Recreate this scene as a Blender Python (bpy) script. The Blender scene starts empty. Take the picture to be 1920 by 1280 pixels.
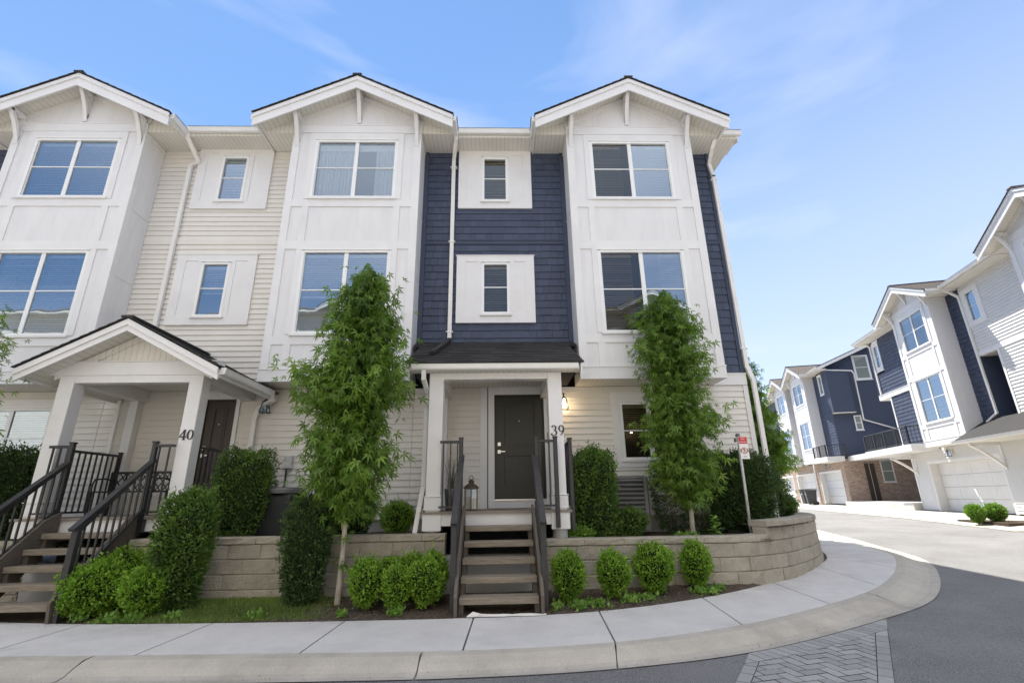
import bpy, math, random
import numpy as np
from mathutils import Vector, Matrix
R_ = math.radians
random.seed(7); rng = np.random.default_rng(7)
SC = bpy.context.scene
COL = SC.collection

# ------------------------------------------------------------------ camera
def make_camera():
    p, y, r = R_(17.8885), R_(1.8031), R_(-0.92347)
    cy, sy, cp, sp = math.cos(y), math.sin(y), math.cos(p), math.sin(p)
    f = Vector((sy*cp, cy*cp, sp)); r0 = Vector((cy, -sy, 0)); u0 = r0.cross(f)
    c, s = math.cos(r), math.sin(r)
    rt = c*r0 + s*u0; up = -s*r0 + c*u0
    m = Matrix((rt, up, -f)).transposed().to_4x4()
    cam = bpy.data.cameras.new('camera'); o = bpy.data.objects.new('camera', cam); COL.objects.link(o)
    o.matrix_world = m
    cam.sensor_width = 36; cam.lens = 908.11/1920*36; cam.clip_start = .05; cam.clip_end = 3000
    SC.camera = o
make_camera()

# ------------------------------------------------------------------ sky, sun, exposure
SUN = Vector((-.185, .5, 1.0)).normalized()
EL = math.asin(SUN.z); AZ = math.atan2(SUN.x, SUN.y)
def make_world():
    w = bpy.data.worlds.new('World'); SC.world = w; w.use_nodes = True
    nt = w.node_tree; N = nt.nodes; L = nt.links; N.clear()
    out = N.new('ShaderNodeOutputWorld'); bg = N.new('ShaderNodeBackground')
    sky = N.new('ShaderNodeTexSky'); sky.sky_type = 'NISHITA'; sky.sun_disc = False
    sky.sun_elevation = EL; sky.sun_rotation = AZ; sky.air_density = 1.0; sky.dust_density = 0.0; sky.ozone_density = 1.5
    tc = N.new('ShaderNodeTexCoord')
    mp = N.new('ShaderNodeMapping'); mp.inputs['Scale'].default_value = (1.0, 1.3, 3.4); mp.inputs['Rotation'].default_value = (.15, .1, .5)
    no = N.new('ShaderNodeTexNoise'); no.inputs['Scale'].default_value = 1.7; no.inputs['Detail'].default_value = 7; no.inputs['Roughness'].default_value = .5; no.inputs['Distortion'].default_value = .6
    cr = N.new('ShaderNodeValToRGB'); cr.color_ramp.elements[0].position = .50; cr.color_ramp.elements[1].position = .80
    cr.color_ramp.elements[0].color = (0, 0, 0, 1); cr.color_ramp.elements[1].color = (.5, .5, .5, 1)
    mx = N.new('ShaderNodeMixRGB'); mx.inputs[2].default_value = (2.6, 2.8, 3.1, 1)
    gm = N.new('ShaderNodeGamma'); gm.inputs[1].default_value = .62
    hs = N.new('ShaderNodeHueSaturation'); hs.inputs['Saturation'].default_value = 1.42; hs.inputs['Value'].default_value = .88
    L.new(tc.outputs['Generated'], mp.inputs[0]); L.new(mp.outputs[0], no.inputs['Vector']); L.new(no.outputs['Fac'], cr.inputs[0])
    L.new(sky.outputs[0], gm.inputs[0]); L.new(gm.outputs[0], hs.inputs['Color']); L.new(hs.outputs[0], mx.inputs[1]); L.new(cr.outputs[0], mx.inputs[0])
    # blue tint of the clear air, and an unseen bright cloud bank added opposite the sun to lift the shade
    tn = N.new('ShaderNodeMixRGB'); tn.blend_type = 'MULTIPLY'; tn.inputs[0].default_value = 1; tn.inputs[2].default_value = (1.04, .99, 1.06, 1)
    # pale haze low in the sky toward the right
    hz = N.new('ShaderNodeVectorMath'); hz.operation = 'DOT_PRODUCT'; hz.inputs[1].default_value = (.50, .35, -1.0); L.new(tc.outputs['Generated'], hz.inputs[0])
    h2 = N.new('ShaderNodeMapRange'); h2.interpolation_type = 'SMOOTHSTEP'; h2.inputs[1].default_value = -.55; h2.inputs[2].default_value = .55; h2.inputs[4].default_value = .66; L.new(hz.outputs['Value'], h2.inputs[0])
    h3 = N.new('ShaderNodeMixRGB'); h3.inputs[2].default_value = (2.15, 2.55, 3.25, 1); L.new(h2.outputs[0], h3.inputs[0]); L.new(mx.outputs[0], h3.inputs[1])
    L.new(h3.outputs[0], tn.inputs[1])
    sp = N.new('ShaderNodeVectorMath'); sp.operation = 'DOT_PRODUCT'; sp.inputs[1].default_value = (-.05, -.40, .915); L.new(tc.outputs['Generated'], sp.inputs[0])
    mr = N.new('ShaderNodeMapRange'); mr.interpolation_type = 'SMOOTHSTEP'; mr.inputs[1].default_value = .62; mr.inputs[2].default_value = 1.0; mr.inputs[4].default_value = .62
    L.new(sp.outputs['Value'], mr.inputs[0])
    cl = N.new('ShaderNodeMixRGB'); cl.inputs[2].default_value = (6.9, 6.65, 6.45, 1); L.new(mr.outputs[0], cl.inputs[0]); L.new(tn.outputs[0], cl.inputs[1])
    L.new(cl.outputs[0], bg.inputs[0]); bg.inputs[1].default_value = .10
    L.new(bg.outputs[0], out.inputs[0])
make_world()
def make_sun():
    l = bpy.data.lights.new('sun', 'SUN'); l.energy = 2.65; l.angle = R_(.53); l.color = (1, .955, .88)
    o = bpy.data.objects.new('sun', l); COL.objects.link(o)
    o.rotation_euler = (-SUN).to_track_quat('-Z', 'Y').to_euler(); o.location = (-8, 20, 40)
make_sun()
SC.view_settings.view_transform = 'Standard'; SC.view_settings.look = 'None'
SC.view_settings.gamma = 1; SC.view_settings.use_curve_mapping = False
SC.view_settings.exposure = 2.02
SC.cycles.max_bounces = 8; SC.cycles.transparent_max_bounces = 12
SC.cycles.caustics_reflective = False; SC.cycles.caustics_refractive = False

# ------------------------------------------------------------------ ground height
def g(x, y):
    t = (x-1.5)*.77 + (y-5.5)*.64
    s = math.log1p(math.exp(2*t))/2 if t < 15 else t
    return -1.37 + .024*min(s, 20) + .007*max(s-20, 0)

# ------------------------------------------------------------------ materials
def srgb(r, g_, b):
    f = lambda c: ((c/255+.055)/1.055)**2.4 if c > 10 else c/255/12.92
    return (f(r), f(g_), f(b), 1)
MATS = {}
def mat(name, col, rough=.6, var=.08, scale=3.0, bump=0.0, bscale=60, metal=0, spec=.4, col2=None, detail=5, stretch=None, dirt=0, coord='Object', speck=0):
    m = bpy.data.materials.new(name); m.use_nodes = True; nt = m.node_tree; N = nt.nodes; L = nt.links
    b = N['Principled BSDF']; b.inputs['Roughness'].default_value = rough; b.inputs['Metallic'].default_value = metal
    b.inputs['Specular IOR Level'].default_value = spec
    tc = N.new('ShaderNodeTexCoord'); src = tc.outputs[coord]
    if stretch:
        mp = N.new('ShaderNodeMapping'); mp.inputs['Scale'].default_value = stretch; L.new(src, mp.inputs[0]); src = mp.outputs[0]
    no = N.new('ShaderNodeTexNoise'); no.inputs['Scale'].default_value = scale; no.inputs['Detail'].default_value = detail; no.inputs['Roughness'].default_value = .65
    L.new(src, no.inputs['Vector'])
    mr = N.new('ShaderNodeMapRange'); mr.inputs[1].default_value = .3; mr.inputs[2].default_value = .7
    L.new(no.outputs['Fac'], mr.inputs[0])
    mx = N.new('ShaderNodeMixRGB')
    c = Vector(col[:3]); 
    if col2 is None:
        a = c*(1-var); d = c*(1+var)
    else: a, d = c, Vector(col2[:3])
    mx.inputs[1].default_value = (*a, 1); mx.inputs[2].default_value = (*d, 1)
    L.new(mr.outputs[0], mx.inputs[0]); last = mx.outputs[0]
    if dirt:
        n2 = N.new('ShaderNodeTexNoise'); n2.inputs['Scale'].default_value = .9; n2.inputs['Detail'].default_value = 9; n2.inputs['Roughness'].default_value = .7
        L.new(src, n2.inputs['Vector'])
        r2 = N.new('ShaderNodeMapRange'); r2.inputs[1].default_value = .52; r2.inputs[2].default_value = .78; r2.inputs[4].default_value = dirt
        L.new(n2.outputs['Fac'], r2.inputs[0])
        m2 = N.new('ShaderNodeMixRGB'); m2.inputs[2].default_value = (.10, .085, .06, 1); L.new(r2.outputs[0], m2.inputs[0]); L.new(last, m2.inputs[1]); last = m2.outputs[0]
    if speck:
        n4 = N.new('ShaderNodeTexNoise'); n4.inputs['Scale'].default_value = 95; n4.inputs['Detail'].default_value = 3; n4.inputs['Roughness'].default_value = .8; L.new(src, n4.inputs['Vector'])
        r4 = N.new('ShaderNodeMapRange'); r4.inputs[1].default_value = .35; r4.inputs[2].default_value = .68; r4.inputs[3].default_value = 1-speck; r4.inputs[4].default_value = 1+speck; L.new(n4.outputs['Fac'], r4.inputs[0])
        m4 = N.new('ShaderNodeMixRGB'); m4.blend_type = 'MULTIPLY'; m4.inputs[0].default_value = 1; L.new(last, m4.inputs[1]); L.new(r4.outputs[0], m4.inputs[2]); last = m4.outputs[0]
    L.new(last, b.inputs['Base Color'])
    if bump:
        n3 = N.new('ShaderNodeTexNoise'); n3.inputs['Scale'].default_value = bscale; n3.inputs['Detail'].default_value = 4; L.new(src, n3.inputs['Vector'])
        bp = N.new('ShaderNodeBump'); bp.inputs['Strength'].default_value = bump; bp.inputs['Distance'].default_value = .01
        L.new(n3.outputs['Fac'], bp.inputs['Height']); L.new(bp.outputs[0], b.inputs['Normal'])
    MATS[name] = m; return m
M_white = mat('white_paint', (.735, .72, .70), .5, .04, 2, .05, 30, dirt=.12)
M_panel = mat('white_panel', (.735, .72, .71), .55, .05, 1.1, .05, 20, dirt=.10, stretch=(4, 4, .6))
M_trim = mat('white_trim', (.76, .745, .73), .45, .035, 2, .05, 40, dirt=.12)
M_gutter = mat('gutter_white', (.78, .76, .72), .35, .04, 3, dirt=.12)
M_vinyl = mat('cream_vinyl', (.735, .70, .64), .5, .03, 2.5, .05, 30, dirt=.07)
M_vinyl_w = mat('white_vinyl', (.68, .67, .65), .5, .03, 2.5, .05, 30, dirt=.06)
M_roof = mat('roof_shingle', (.055, .052, .050), .9, .45, 26, .6, 160, spec=.2)
M_roofb = mat('roof_shingle_brown', (.125, .108, .095), .9, .45, 16, .6, 120, spec=.2)
M_conc = mat('sidewalk_concrete', (.58, .55, .515), .85, .09, 1.6, .3, 260, dirt=.30, speck=.12, coord='Object')
M_curb = mat('curb_concrete', (.44, .40, .335), .85, .12, 2.2, .3, 220, dirt=.38, speck=.16)
M_drive = mat('driveway_concrete', (.46, .44, .39), .85, .07, 1.2, .2, 180, dirt=.15)
M_asph = mat('asphalt', (.225, .22, .213), .9, .16, .5, .9, 260, dirt=.42, spec=.25, speck=.55)
M_soil = mat('soil', (.085, .066, .050), .95, .5, 22, .9, 60, spec=.1)
M_base = mat('ground_base', (.50, .47, .42), .95, .2, .6)
M_found = mat('foundation_concrete', (.40, .39, .37), .85, .1, 3, .2, 60, dirt=.25)
M_wood = mat('weathered_wood', (.16, .128, .092), .75, .3, 5, .35, 50, col2=(.28, .24, .185, 1), stretch=(1, 9, 9), dirt=.35)
M_woodd = mat('brown_stringer_wood', (.085, .068, .052), .7, .3, 5, .3, 50, col2=(.15, .125, .10, 1), stretch=(9, 1.5, 9), dirt=.3)
M_deck = mat('deck_board', (.24, .20, .16), .7, .2, 5, .2, 60)
M_black = mat('black_metal', (.018, .018, .019), .42, .2, 8, spec=.5)
M_door = mat('dark_door', (.036, .034, .025), .42, .1, 3, spec=.4)
M_doorb = mat('brown_door', (.055, .042, .034), .45, .1, 3)
M_frame = mat('vinyl_frame', (.82, .82, .80), .35, .02, 2)
M_blind = mat('blind_slat', (.70, .69, .65), .55, .04, 3)
M_blindd = mat('blind_slat_taupe', (.44, .40, .32), .55, .04, 3)
M_curtain = mat('curtain_cloth', (.62, .62, .63), .8, .1, 2, stretch=(12, 1, .3))
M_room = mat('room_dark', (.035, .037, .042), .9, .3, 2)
M_dplastic = mat('black_plastic', (.012, .013, .014), .5, .2, 6)
M_gmetal = mat('grey_metal', (.14, .14, .14), .45, .15, 6)
M_steel = mat('satin_steel', (.62, .61, .58), .3, .05, 8, metal=.9)
M_galv = mat('galvanised_pole', (.58, .57, .55), .5, .2, 18, metal=.1, dirt=.3)
M_bark = mat('pale_bark', (.30, .25, .19), .9, .3, 18, .8, 45, col2=(.48, .43, .36, 1), stretch=(1, 1, .5), dirt=.3)
M_twig = mat('twig_bark', (.07, .05, .035), .9, .3, 18)
M_candle = mat('cream_candle', (.75, .66, .45), .5, .05, 3)
M_bronze = mat('antique_bronze', (.075, .062, .04), .45, .4, 14, metal=.4)
M_paper = mat('white_fabric_strip', (.62, .60, .56), .7, .1, 8, .3, 20, dirt=.4)
M_signw = mat('sign_white', (.80, .79, .76), .4, .03, 3)
M_signr = mat('sign_red', (.55, .03, .035), .4, .05, 3)
M_ink = mat('black_ink', (.02, .02, .02), .5, .05, 3)
M_bin = mat('bin_plastic', (.045, .047, .05), .5, .15, 5)
M_grassblade = mat('ornamental_blade', (.10, .10, .06), .8, .3, 9)

def mat_lines(name, col, axis, pitch, dark=.55, width=.1, rough=.6, bump=.4):
    m = mat(name, col, rough, .03, 3, dirt=.05); nt = m.node_tree; N = nt.nodes; L = nt.links; b = N['Principled BSDF']
    tc = N.new('ShaderNodeTexCoord'); sx = N.new('ShaderNodeSeparateXYZ'); L.new(tc.outputs['Object'], sx.inputs[0])
    d = N.new('ShaderNodeMath'); d.operation = 'DIVIDE'; d.inputs[1].default_value = pitch; L.new(sx.outputs['XYZ'.index(axis)], d.inputs[0])
    fr = N.new('ShaderNodeMath'); fr.operation = 'FRACT'; L.new(d.outputs[0], fr.inputs[0])
    lt = N.new('ShaderNodeMath'); lt.operation = 'LESS_THAN'; lt.inputs[1].default_value = width; L.new(fr.outputs[0], lt.inputs[0])
    src = b.inputs['Base Color'].links[0].from_socket
    mx = N.new('ShaderNodeMixRGB'); mx.blend_type = 'MULTIPLY'; L.new(lt.outputs[0], mx.inputs[0]); L.new(src, mx.inputs[1]); mx.inputs[2].default_value = (dark, dark, dark, 1)
    L.new(mx.outputs[0], b.inputs['Base Color']); return m
M_soffit = mat_lines('soffit_boards', (.74, .71, .64), 'X', .10, .68, .09)
M_garage = mat_lines('garage_panel', (.80, .79, .77), 'Z', .53, .75, .018)

def mat_brick(name, c1, c2, mortar, sx, bw, bh, ms=.012, bump=.5):
    m = bpy.data.materials.new(name); m.use_nodes = True; nt = m.node_tree; N = nt.nodes; L = nt.links; b = N['Principled BSDF']; b.inputs['Roughness'].default_value = .85
    tc = N.new('ShaderNodeTexCoord'); sp = N.new('ShaderNodeSeparateXYZ'); L.new(tc.outputs['Object'], sp.inputs[0])
    ad = N.new('ShaderNodeMath'); ad.operation = 'ADD'; L.new(sp.outputs[0], ad.inputs[0]); L.new(sp.outputs[1], ad.inputs[1])
    cb = N.new('ShaderNodeCombineXYZ'); L.new(ad.outputs[0], cb.inputs[0]); L.new(sp.outputs[2], cb.inputs[1])
    br = N.new('ShaderNodeTexBrick'); br.inputs['Scale'].default_value = 1; br.inputs['Brick Width'].default_value = bw; br.inputs['Row Height'].default_value = bh
    br.inputs['Mortar Size'].default_value = ms; br.inputs['Color1'].default_value = c1; br.inputs['Color2'].default_value = c2; br.inputs['Mortar'].default_value = mortar; br.inputs['Bias'].default_value = 0
    L.new(cb.outputs[0], br.inputs['Vector'])
    no = N.new('ShaderNodeTexNoise'); no.inputs['Scale'].default_value = 9; no.inputs['Detail'].default_value = 6; L.new(tc.outputs['Object'], no.inputs['Vector'])
    mx = N.new('ShaderNodeMixRGB'); mx.blend_type = 'OVERLAY'; mx.inputs[0].default_value = .55; L.new(br.outputs[0], mx.inputs[1]); L.new(no.outputs['Fac'], mx.inputs[2])
    L.new(mx.outputs[0], b.inputs['Base Color'])
    bp = N.new('ShaderNodeBump'); bp.inputs['Strength'].default_value = bump; bp.inputs['Distance'].default_value = .01; bp.invert = True; L.new(br.outputs['Fac'], bp.inputs['Height']); L.new(bp.outputs[0], b.inputs['Normal'])
    return m
M_brick = mat_brick('red_brick', (.27, .16, .115, 1), (.42, .30, .22, 1), (.42, .37, .32, 1), 1, .23, .075)

def mat_cell(name, col, var, rough=.7, bump=.1, tw=.6, ns=7):
    """per-face tint from a 'tint' face attribute"""
    m = bpy.data.materials.new(name); m.use_nodes = True; nt = m.node_tree; N = nt.nodes; L = nt.links; b = N['Principled BSDF']; b.inputs['Roughness'].default_value = rough
    b.inputs['Specular IOR Level'].default_value = .35
    at = N.new('ShaderNodeAttribute'); at.attribute_name = 'tint'
    tc = N.new('ShaderNodeTexCoord'); no = N.new('ShaderNodeTexNoise'); no.inputs['Scale'].default_value = ns; no.inputs['Detail'].default_value = 9; no.inputs['Roughness'].default_value = .75; L.new(tc.outputs['Object'], no.inputs['Vector'])
    ad = N.new('ShaderNodeMath'); ad.operation = 'MULTIPLY_ADD'; L.new(at.outputs['Fac'], ad.inputs[0]); ad.inputs[1].default_value = tw
    mm = N.new('ShaderNodeMath'); mm.operation = 'MULTIPLY'; mm.inputs[1].default_value = 1.1-tw; L.new(no.outputs['Fac'], mm.inputs[0]); L.new(mm.outputs[0], ad.inputs[2])
    mx = N.new('ShaderNodeMixRGB'); c = Vector(col[:3]); mx.inputs[1].default_value = (*(c*(1-var)), 1); mx.inputs[2].default_value = (*(c*(1+var)), 1)
    L.new(ad.outputs[0], mx.inputs[0]); L.new(mx.outputs[0], b.inputs['Base Color'])
    n3 = N.new('ShaderNodeTexNoise'); n3.inputs['Scale'].default_value = 45; n3.inputs['Detail'].default_value = 6; L.new(tc.outputs['Object'], n3.inputs['Vector'])
    bp = N.new('ShaderNodeBump'); bp.inputs['Strength'].default_value = bump; bp.inputs['Distance'].default_value = .02; L.new(n3.outputs['Fac'], bp.inputs['Height']); L.new(bp.outputs[0], b.inputs['Normal'])
    return m
M_navy = mat_cell('navy_shingle', (.056, .070, .110), .22, .62, .12)
M_block = mat_cell('wall_block', (.34, .305, .24), .50, .95, .9, .16, 5)
M_joint = mat('joint_sand', (.045, .043, .04), .95, .3, 20)
M_paver = mat_cell('road_paver', (.31, .30, .285), .28, .9, .4, .5)

def mat_leaf(name, c1, c2, trans=.35, rough=.5, nscale=2.2):
    m = bpy.data.materials.new(name); m.use_nodes = True; nt = m.node_tree; N = nt.nodes; L = nt.links; N.clear()
    out = N.new('ShaderNodeOutputMaterial'); b = N.new('ShaderNodeBsdfPrincipled'); b.inputs['Roughness'].default_value = rough; b.inputs['Specular IOR Level'].default_value = .35
    t = N.new('ShaderNodeBsdfTranslucent'); ms = N.new('ShaderNodeMixShader'); ms.inputs[0].default_value = trans
    at = N.new('ShaderNodeAttribute'); at.attribute_name = 'tint'
    mx = N.new('ShaderNodeMixRGB'); mx.inputs[1].default_value = c1; mx.inputs[2].default_value = c2
    L.new(at.outputs['Fac'], mx.inputs[0]); L.new(mx.outputs[0], b.inputs['Base Color'])
    br = N.new('ShaderNodeMixRGB'); br.blend_type = 'MULTIPLY'; br.inputs[0].default_value = 1; br.inputs[2].default_value = (1.3, 1.5, .6, 1); L.new(mx.outputs[0], br.inputs[1]); L.new(br.outputs[0], t.inputs[0])
    L.new(b.outputs[0], ms.inputs[1]); L.new(t.outputs[0], ms.inputs[2]); L.new(ms.outputs[0], out.inputs[0]); return m
M_gum = mat_leaf('sweetgum_leaf', (.06, .12, .022, 1), (.22, .34, .05, 1), .35)
M_box = mat_leaf('boxwood_leaf', (.085, .17, .018, 1), (.27, .44, .05, 1), .3)
M_cedar = mat_leaf('cedar_leaf', (.035, .075, .018, 1), (.15, .25, .045, 1), .25)
M_dark = mat_leaf('dark_hedge_leaf', (.024, .050, .016, 1), (.085, .145, .036, 1), .2)
M_grass = mat_leaf('grass_leaf', (.09, .14, .03, 1), (.26, .35, .085, 1), .3)
M_weed = mat_leaf('weed_leaf', (.10, .20, .03, 1), (.22, .36, .07, 1), .3)
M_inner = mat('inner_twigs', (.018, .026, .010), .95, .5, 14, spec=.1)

def mat_glass(name, fac, tint=(.9, .95, 1, 1)):
    m = bpy.data.materials.new(name); m.use_nodes = True; nt = m.node_tree; N = nt.nodes; L = nt.links; N.clear()
    out = N.new('ShaderNodeOutputMaterial'); t = N.new('ShaderNodeBsdfTransparent'); t.inputs[0].default_value = tint
    gl = N.new('ShaderNodeBsdfGlossy'); gl.inputs['Roughness'].default_value = .01; gl.inputs['Color'].default_value = (.78, .90, 1, 1)
    fr = N.new('ShaderNodeFresnel'); fr.inputs[0].default_value = 1.5
    ad = N.new('ShaderNodeMath'); ad.operation = 'ADD'; ad.use_clamp = True; ad.inputs[1].default_value = fac; L.new(fr.outputs[0], ad.inputs[0])
    no = N.new('ShaderNodeTexNoise'); no.inputs['Scale'].default_value = 1.3; tc = N.new('ShaderNodeTexCoord'); L.new(tc.outputs['Object'], no.inputs['Vector'])
    bp = N.new('ShaderNodeBump'); bp.inputs['Strength'].default_value = .05; bp.inputs['Distance'].default_value = .05; L.new(no.outputs['Fac'], bp.inputs['Height']); L.new(bp.outputs[0], gl.inputs['Normal'])
    ms = N.new('ShaderNodeMixShader'); L.new(ad.outputs[0], ms.inputs[0]); L.new(t.outputs[0], ms.inputs[1]); L.new(gl.outputs[0], ms.inputs[2]); L.new(ms.outputs[0], out.inputs[0]); return m
M_glass = mat_glass('window_glass', .34, (.80, .87, .96, 1))
M_glassd = mat_glass('screened_glass', .05, (.72, .68, .62, 1))
M_glassc = mat_glass('clear_glass', .20, (.86, .92, .98, 1))
M_lglass = mat_glass('lantern_glass', .02)
def mat_emit(name, col, s):
    m = bpy.data.materials.new(name); m.use_nodes = True; b = m.node_tree.nodes['Principled BSDF']; b.inputs['Emission Color'].default_value = col; b.inputs['Emission Strength'].default_value = s; return m
M_bulb = mat_emit('warm_bulb', (1, .72, .38, 1), 14)

# ------------------------------------------------------------------ mesh builder
BASE = {}          # object -> frame base to subtract
FRAME = Matrix()   # frame in which shapes are authored
class MB:
    def __init__(s): s.v = []; s.f = []; s.t = []; s.tint = 0.5; s.marks = []; s.calls = []
    def mark(s): s.marks.append((len(s.v), len(s.f))); return s
    def add(s, vs, fs, tint=None):
        s.calls.append((len(s.v), len(s.f))); k = len(s.v); s.v += [tuple(p) for p in vs]; s.f += [tuple(i+k for i in q) for q in fs]; s.t += [s.tint if tint is None else tint]*len(fs); return s
    def box(s, x0, x1, y0, y1, z0, z1, tint=None):
        return s.add([(x0,y0,z0),(x1,y0,z0),(x1,y1,z0),(x0,y1,z0),(x0,y0,z1),(x1,y0,z1),(x1,y1,z1),(x0,y1,z1)],
                     [(0,3,2,1),(4,5,6,7),(0,1,5,4),(1,2,6,5),(2,3,7,6),(3,0,4,7)], tint)
    def cbox(s, x0, x1, y0, y1, z0, z1, b=.01, tint=None):
        """box with its vertical edges and top chamfered"""
        def ring(d, z): return [(x0+d+b,y0+d,z),(x1-d-b,y0+d,z),(x1-d,y0+d+b,z),(x1-d,y1-d-b,z),(x1-d-b,y1-d,z),(x0+d+b,y1-d,z),(x0+d,y1-d-b,z),(x0+d,y0+d+b,z)]
        vs = ring(0, z0)+ring(0, z1-b)+ring(b, z1); fs = [tuple(range(7,-1,-1)), tuple(range(16,24))]
        for r in (0, 8):
            for i in range(8): fs.append((r+i, r+(i+1)%8, r+8+(i+1)%8, r+8+i))
        return s.add(vs, fs, tint)
    def poly(s, pts, tint=None): return s.add(pts, [tuple(range(len(pts)))], tint)
    def prism(s, pts, d, tint=None):
        n = len(pts); d = Vector(d); q = [Vector(p) for p in pts]
        return s.add(q+[p+d for p in q], [tuple(range(n-1,-1,-1)), tuple(range(n,2*n))]+[(i,(i+1)%n,n+(i+1)%n,n+i) for i in range(n)], tint)
    def beam(s, a, b, w, h, up=(0,0,1), tint=None):
        a = Vector(a); b = Vector(b); d = (b-a).normalized(); r = d.cross(Vector(up)); 
        if r.length < 1e-4: r = d.cross(Vector((0,1,0)))
        r.normalize(); u = r.cross(d).normalized(); r *= w/2; u *= h/2
        return s.add([a-r-u,a+r-u,a+r+u,a-r+u,b-r-u,b+r-u,b+r+u,b-r+u],[(0,3,2,1),(4,5,6,7),(0,1,5,4),(1,2,6,5),(2,3,7,6),(3,0,4,7)], tint)
    def tube(s, pts, r, n=8, cap=True, tint=None):
        pts = [Vector(p) for p in pts]; m = len(pts); rs = r if hasattr(r, '__len__') else [r]*m
        vs = []; prev = None
        for i, p in enumerate(pts):
            d = (pts[min(i+1,m-1)]-pts[max(i-1,0)]).normalized()
            a = (prev - d*prev.dot(d)) if prev is not None else d.cross(Vector((0,0,1)) if abs(d.z) < .9 else Vector((0,1,0)))
            a.normalize(); prev = a; c = d.cross(a)
            vs += [p + (a*math.cos(2*math.pi*k/n) + c*math.sin(2*math.pi*k/n))*rs[i] for k in range(n)]
        fs = [(i*n+k, i*n+(k+1)%n, (i+1)*n+(k+1)%n, (i+1)*n+k) for i in range(m-1) for k in range(n)]
        if cap: fs += [tuple(range(n-1,-1,-1)), tuple(range((m-1)*n, m*n))]
        return s.add(vs, fs, tint)
    def lathe(s, c, prof, n=16, tint=None):
        c = Vector(c); vs = [c+Vector((r*math.cos(2*math.pi*k/n), r*math.sin(2*math.pi*k/n), z)) for r, z in prof for k in range(n)]; m = len(prof)
        fs = [(i*n+k, i*n+(k+1)%n, (i+1)*n+(k+1)%n, (i+1)*n+k) for i in range(m-1) for k in range(n)]
        fs += [tuple(range(n-1,-1,-1)), tuple(range((m-1)*n, m*n))]
        return s.add(vs, fs, tint)
    def build(s, name, m, parent=None, smooth=False, bevel=0):
        me = bpy.data.meshes.new(name); base = Vector((0,0,0)) if parent is None else BASE[parent]
        if parent is None: vs = [tuple(FRAME @ Vector(v)) for v in s.v]
        else: vs = [(v[0]-base[0], v[1]-base[1], v[2]-base[2]) for v in s.v]
        me.from_pydata(vs, [], s.f); me.materials.append(m)
        a = me.attributes.new('tint', 'FLOAT', 'FACE'); a.data.foreach_set('value', s.t)
        if smooth: me.polygons.foreach_set('use_smooth', [True]*len(me.polygons))
        me.update(); o = bpy.data.objects.new(name, me); COL.objects.link(o)
        if parent is not None: o.parent = parent; BASE[o] = base
        if bevel:
            md = o.modifiers.new('bevel', 'BEVEL'); md.width = bevel; md.segments = 2; md.limit_method = 'ANGLE'
        return o
def build_each(s, name, m, parent, bevel=0):
    """one object per piece: pieces are the ranges between marks, or each add() call"""
    cuts = s.marks+[(len(s.v), len(s.f))] if s.marks else s.calls+[(len(s.v), len(s.f))]
    outp = []
    for (v0, f0), (v1, f1) in zip(cuts, cuts[1:]):
        if v1 == v0: continue
        q = MB(); q.v = s.v[v0:v1]; q.f = [tuple(i-v0 for i in f) for f in s.f[f0:f1]]; q.t = s.t[f0:f1]; outp.append(q.build(name, m, parent, bevel=bevel))
    return outp[0]
def box(name, m, parent, *a, bevel=0): b = MB(); b.box(*a); return b.build(name, m, parent, bevel=bevel)
def tag(o, label, cat, group=None):
    o['label'] = label; o['category'] = cat
    if group: o['group'] = group
    return o
def thing(name, base, label, cat, group=None, rz=0):
    o = bpy.data.objects.new(name, None); COL.objects.link(o); o.empty_display_size = .2
    o.matrix_world = FRAME @ Matrix.Translation(base) @ Matrix.Rotation(rz, 4, 'Z')
    BASE[o] = Vector(base); return tag(o, label, cat, group)
def solo(o, base):
    """give a single-mesh thing its origin at its base"""
    me = o.data; b = Vector(base); me.transform(Matrix.Translation(-b)); o.location = b; return o
def struct(o): o['kind'] = 'structure'; return o
def copy_thing(root, loc, rz=0.0, label=None, scale=None):
    def rec(o, par):
        c = o.copy(); COL.objects.link(c)
        if par is not None: c.parent = par
        for ch in list(o.children): rec(ch, c)
        return c
    r = rec(root, None); r.location = loc; r.rotation_euler = (0, 0, rz)
    if scale: r.scale = scale
    if label: r['label'] = label
    return r

# ------------------------------------------------------------------ architecture
def holes_rows(x0, x1, z0, z1, holes):
    xs = [(x0, x1)]
    for h in holes:
        if h[2] < z1-1e-4 and h[3] > z0+1e-4:
            n = []
            for a, b in xs:
                if h[1] <= a or h[0] >= b: n.append((a, b)); continue
                if h[0] > a: n.append((a, h[0]))
                if h[1] < b: n.append((h[1], b))
            xs = n
    return xs
def panel(mb, x0, x1, z0, z1, y, holes=(), t=.05):
    zs = sorted({z0, z1, *[min(max(h[2],z0),z1) for h in holes], *[min(max(h[3],z0),z1) for h in holes]})
    for a, b in zip(zs, zs[1:]):
        for u, w in holes_rows(x0, x1, a, b, holes): mb.box(u, w, y, y+t, a, b)
    return mb
def siding(mb, x0, x1, z0, z1, y, holes=(), course=.120, lip=.022):
    n = max(1, round((z1-z0)/course)); c = (z1-z0)/n
    for i in range(n):
        a = z0+i*c; b = a+c
        cuts = sorted({a, b, *[h[k] for h in holes for k in (2, 3) if a < h[k] < b]})
        for p, q in zip(cuts, cuts[1:]):
            yp = y-lip*(1-(p-a)/c); yq = y-lip*(1-(q-a)/c)
            for u, w in holes_rows(x0, x1, p, q, holes):
                mb.add([(u,yp,p),(w,yp,p),(w,y+.03,p),(u,y+.03,p),(u,yq,q),(w,yq,q),(w,y+.03,q),(u,y+.03,q)],
                       [(0,3,2,1),(4,5,6,7),(0,1,5,4),(1,2,6,5),(2,3,7,6),(3,0,4,7)])
    return mb
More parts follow.
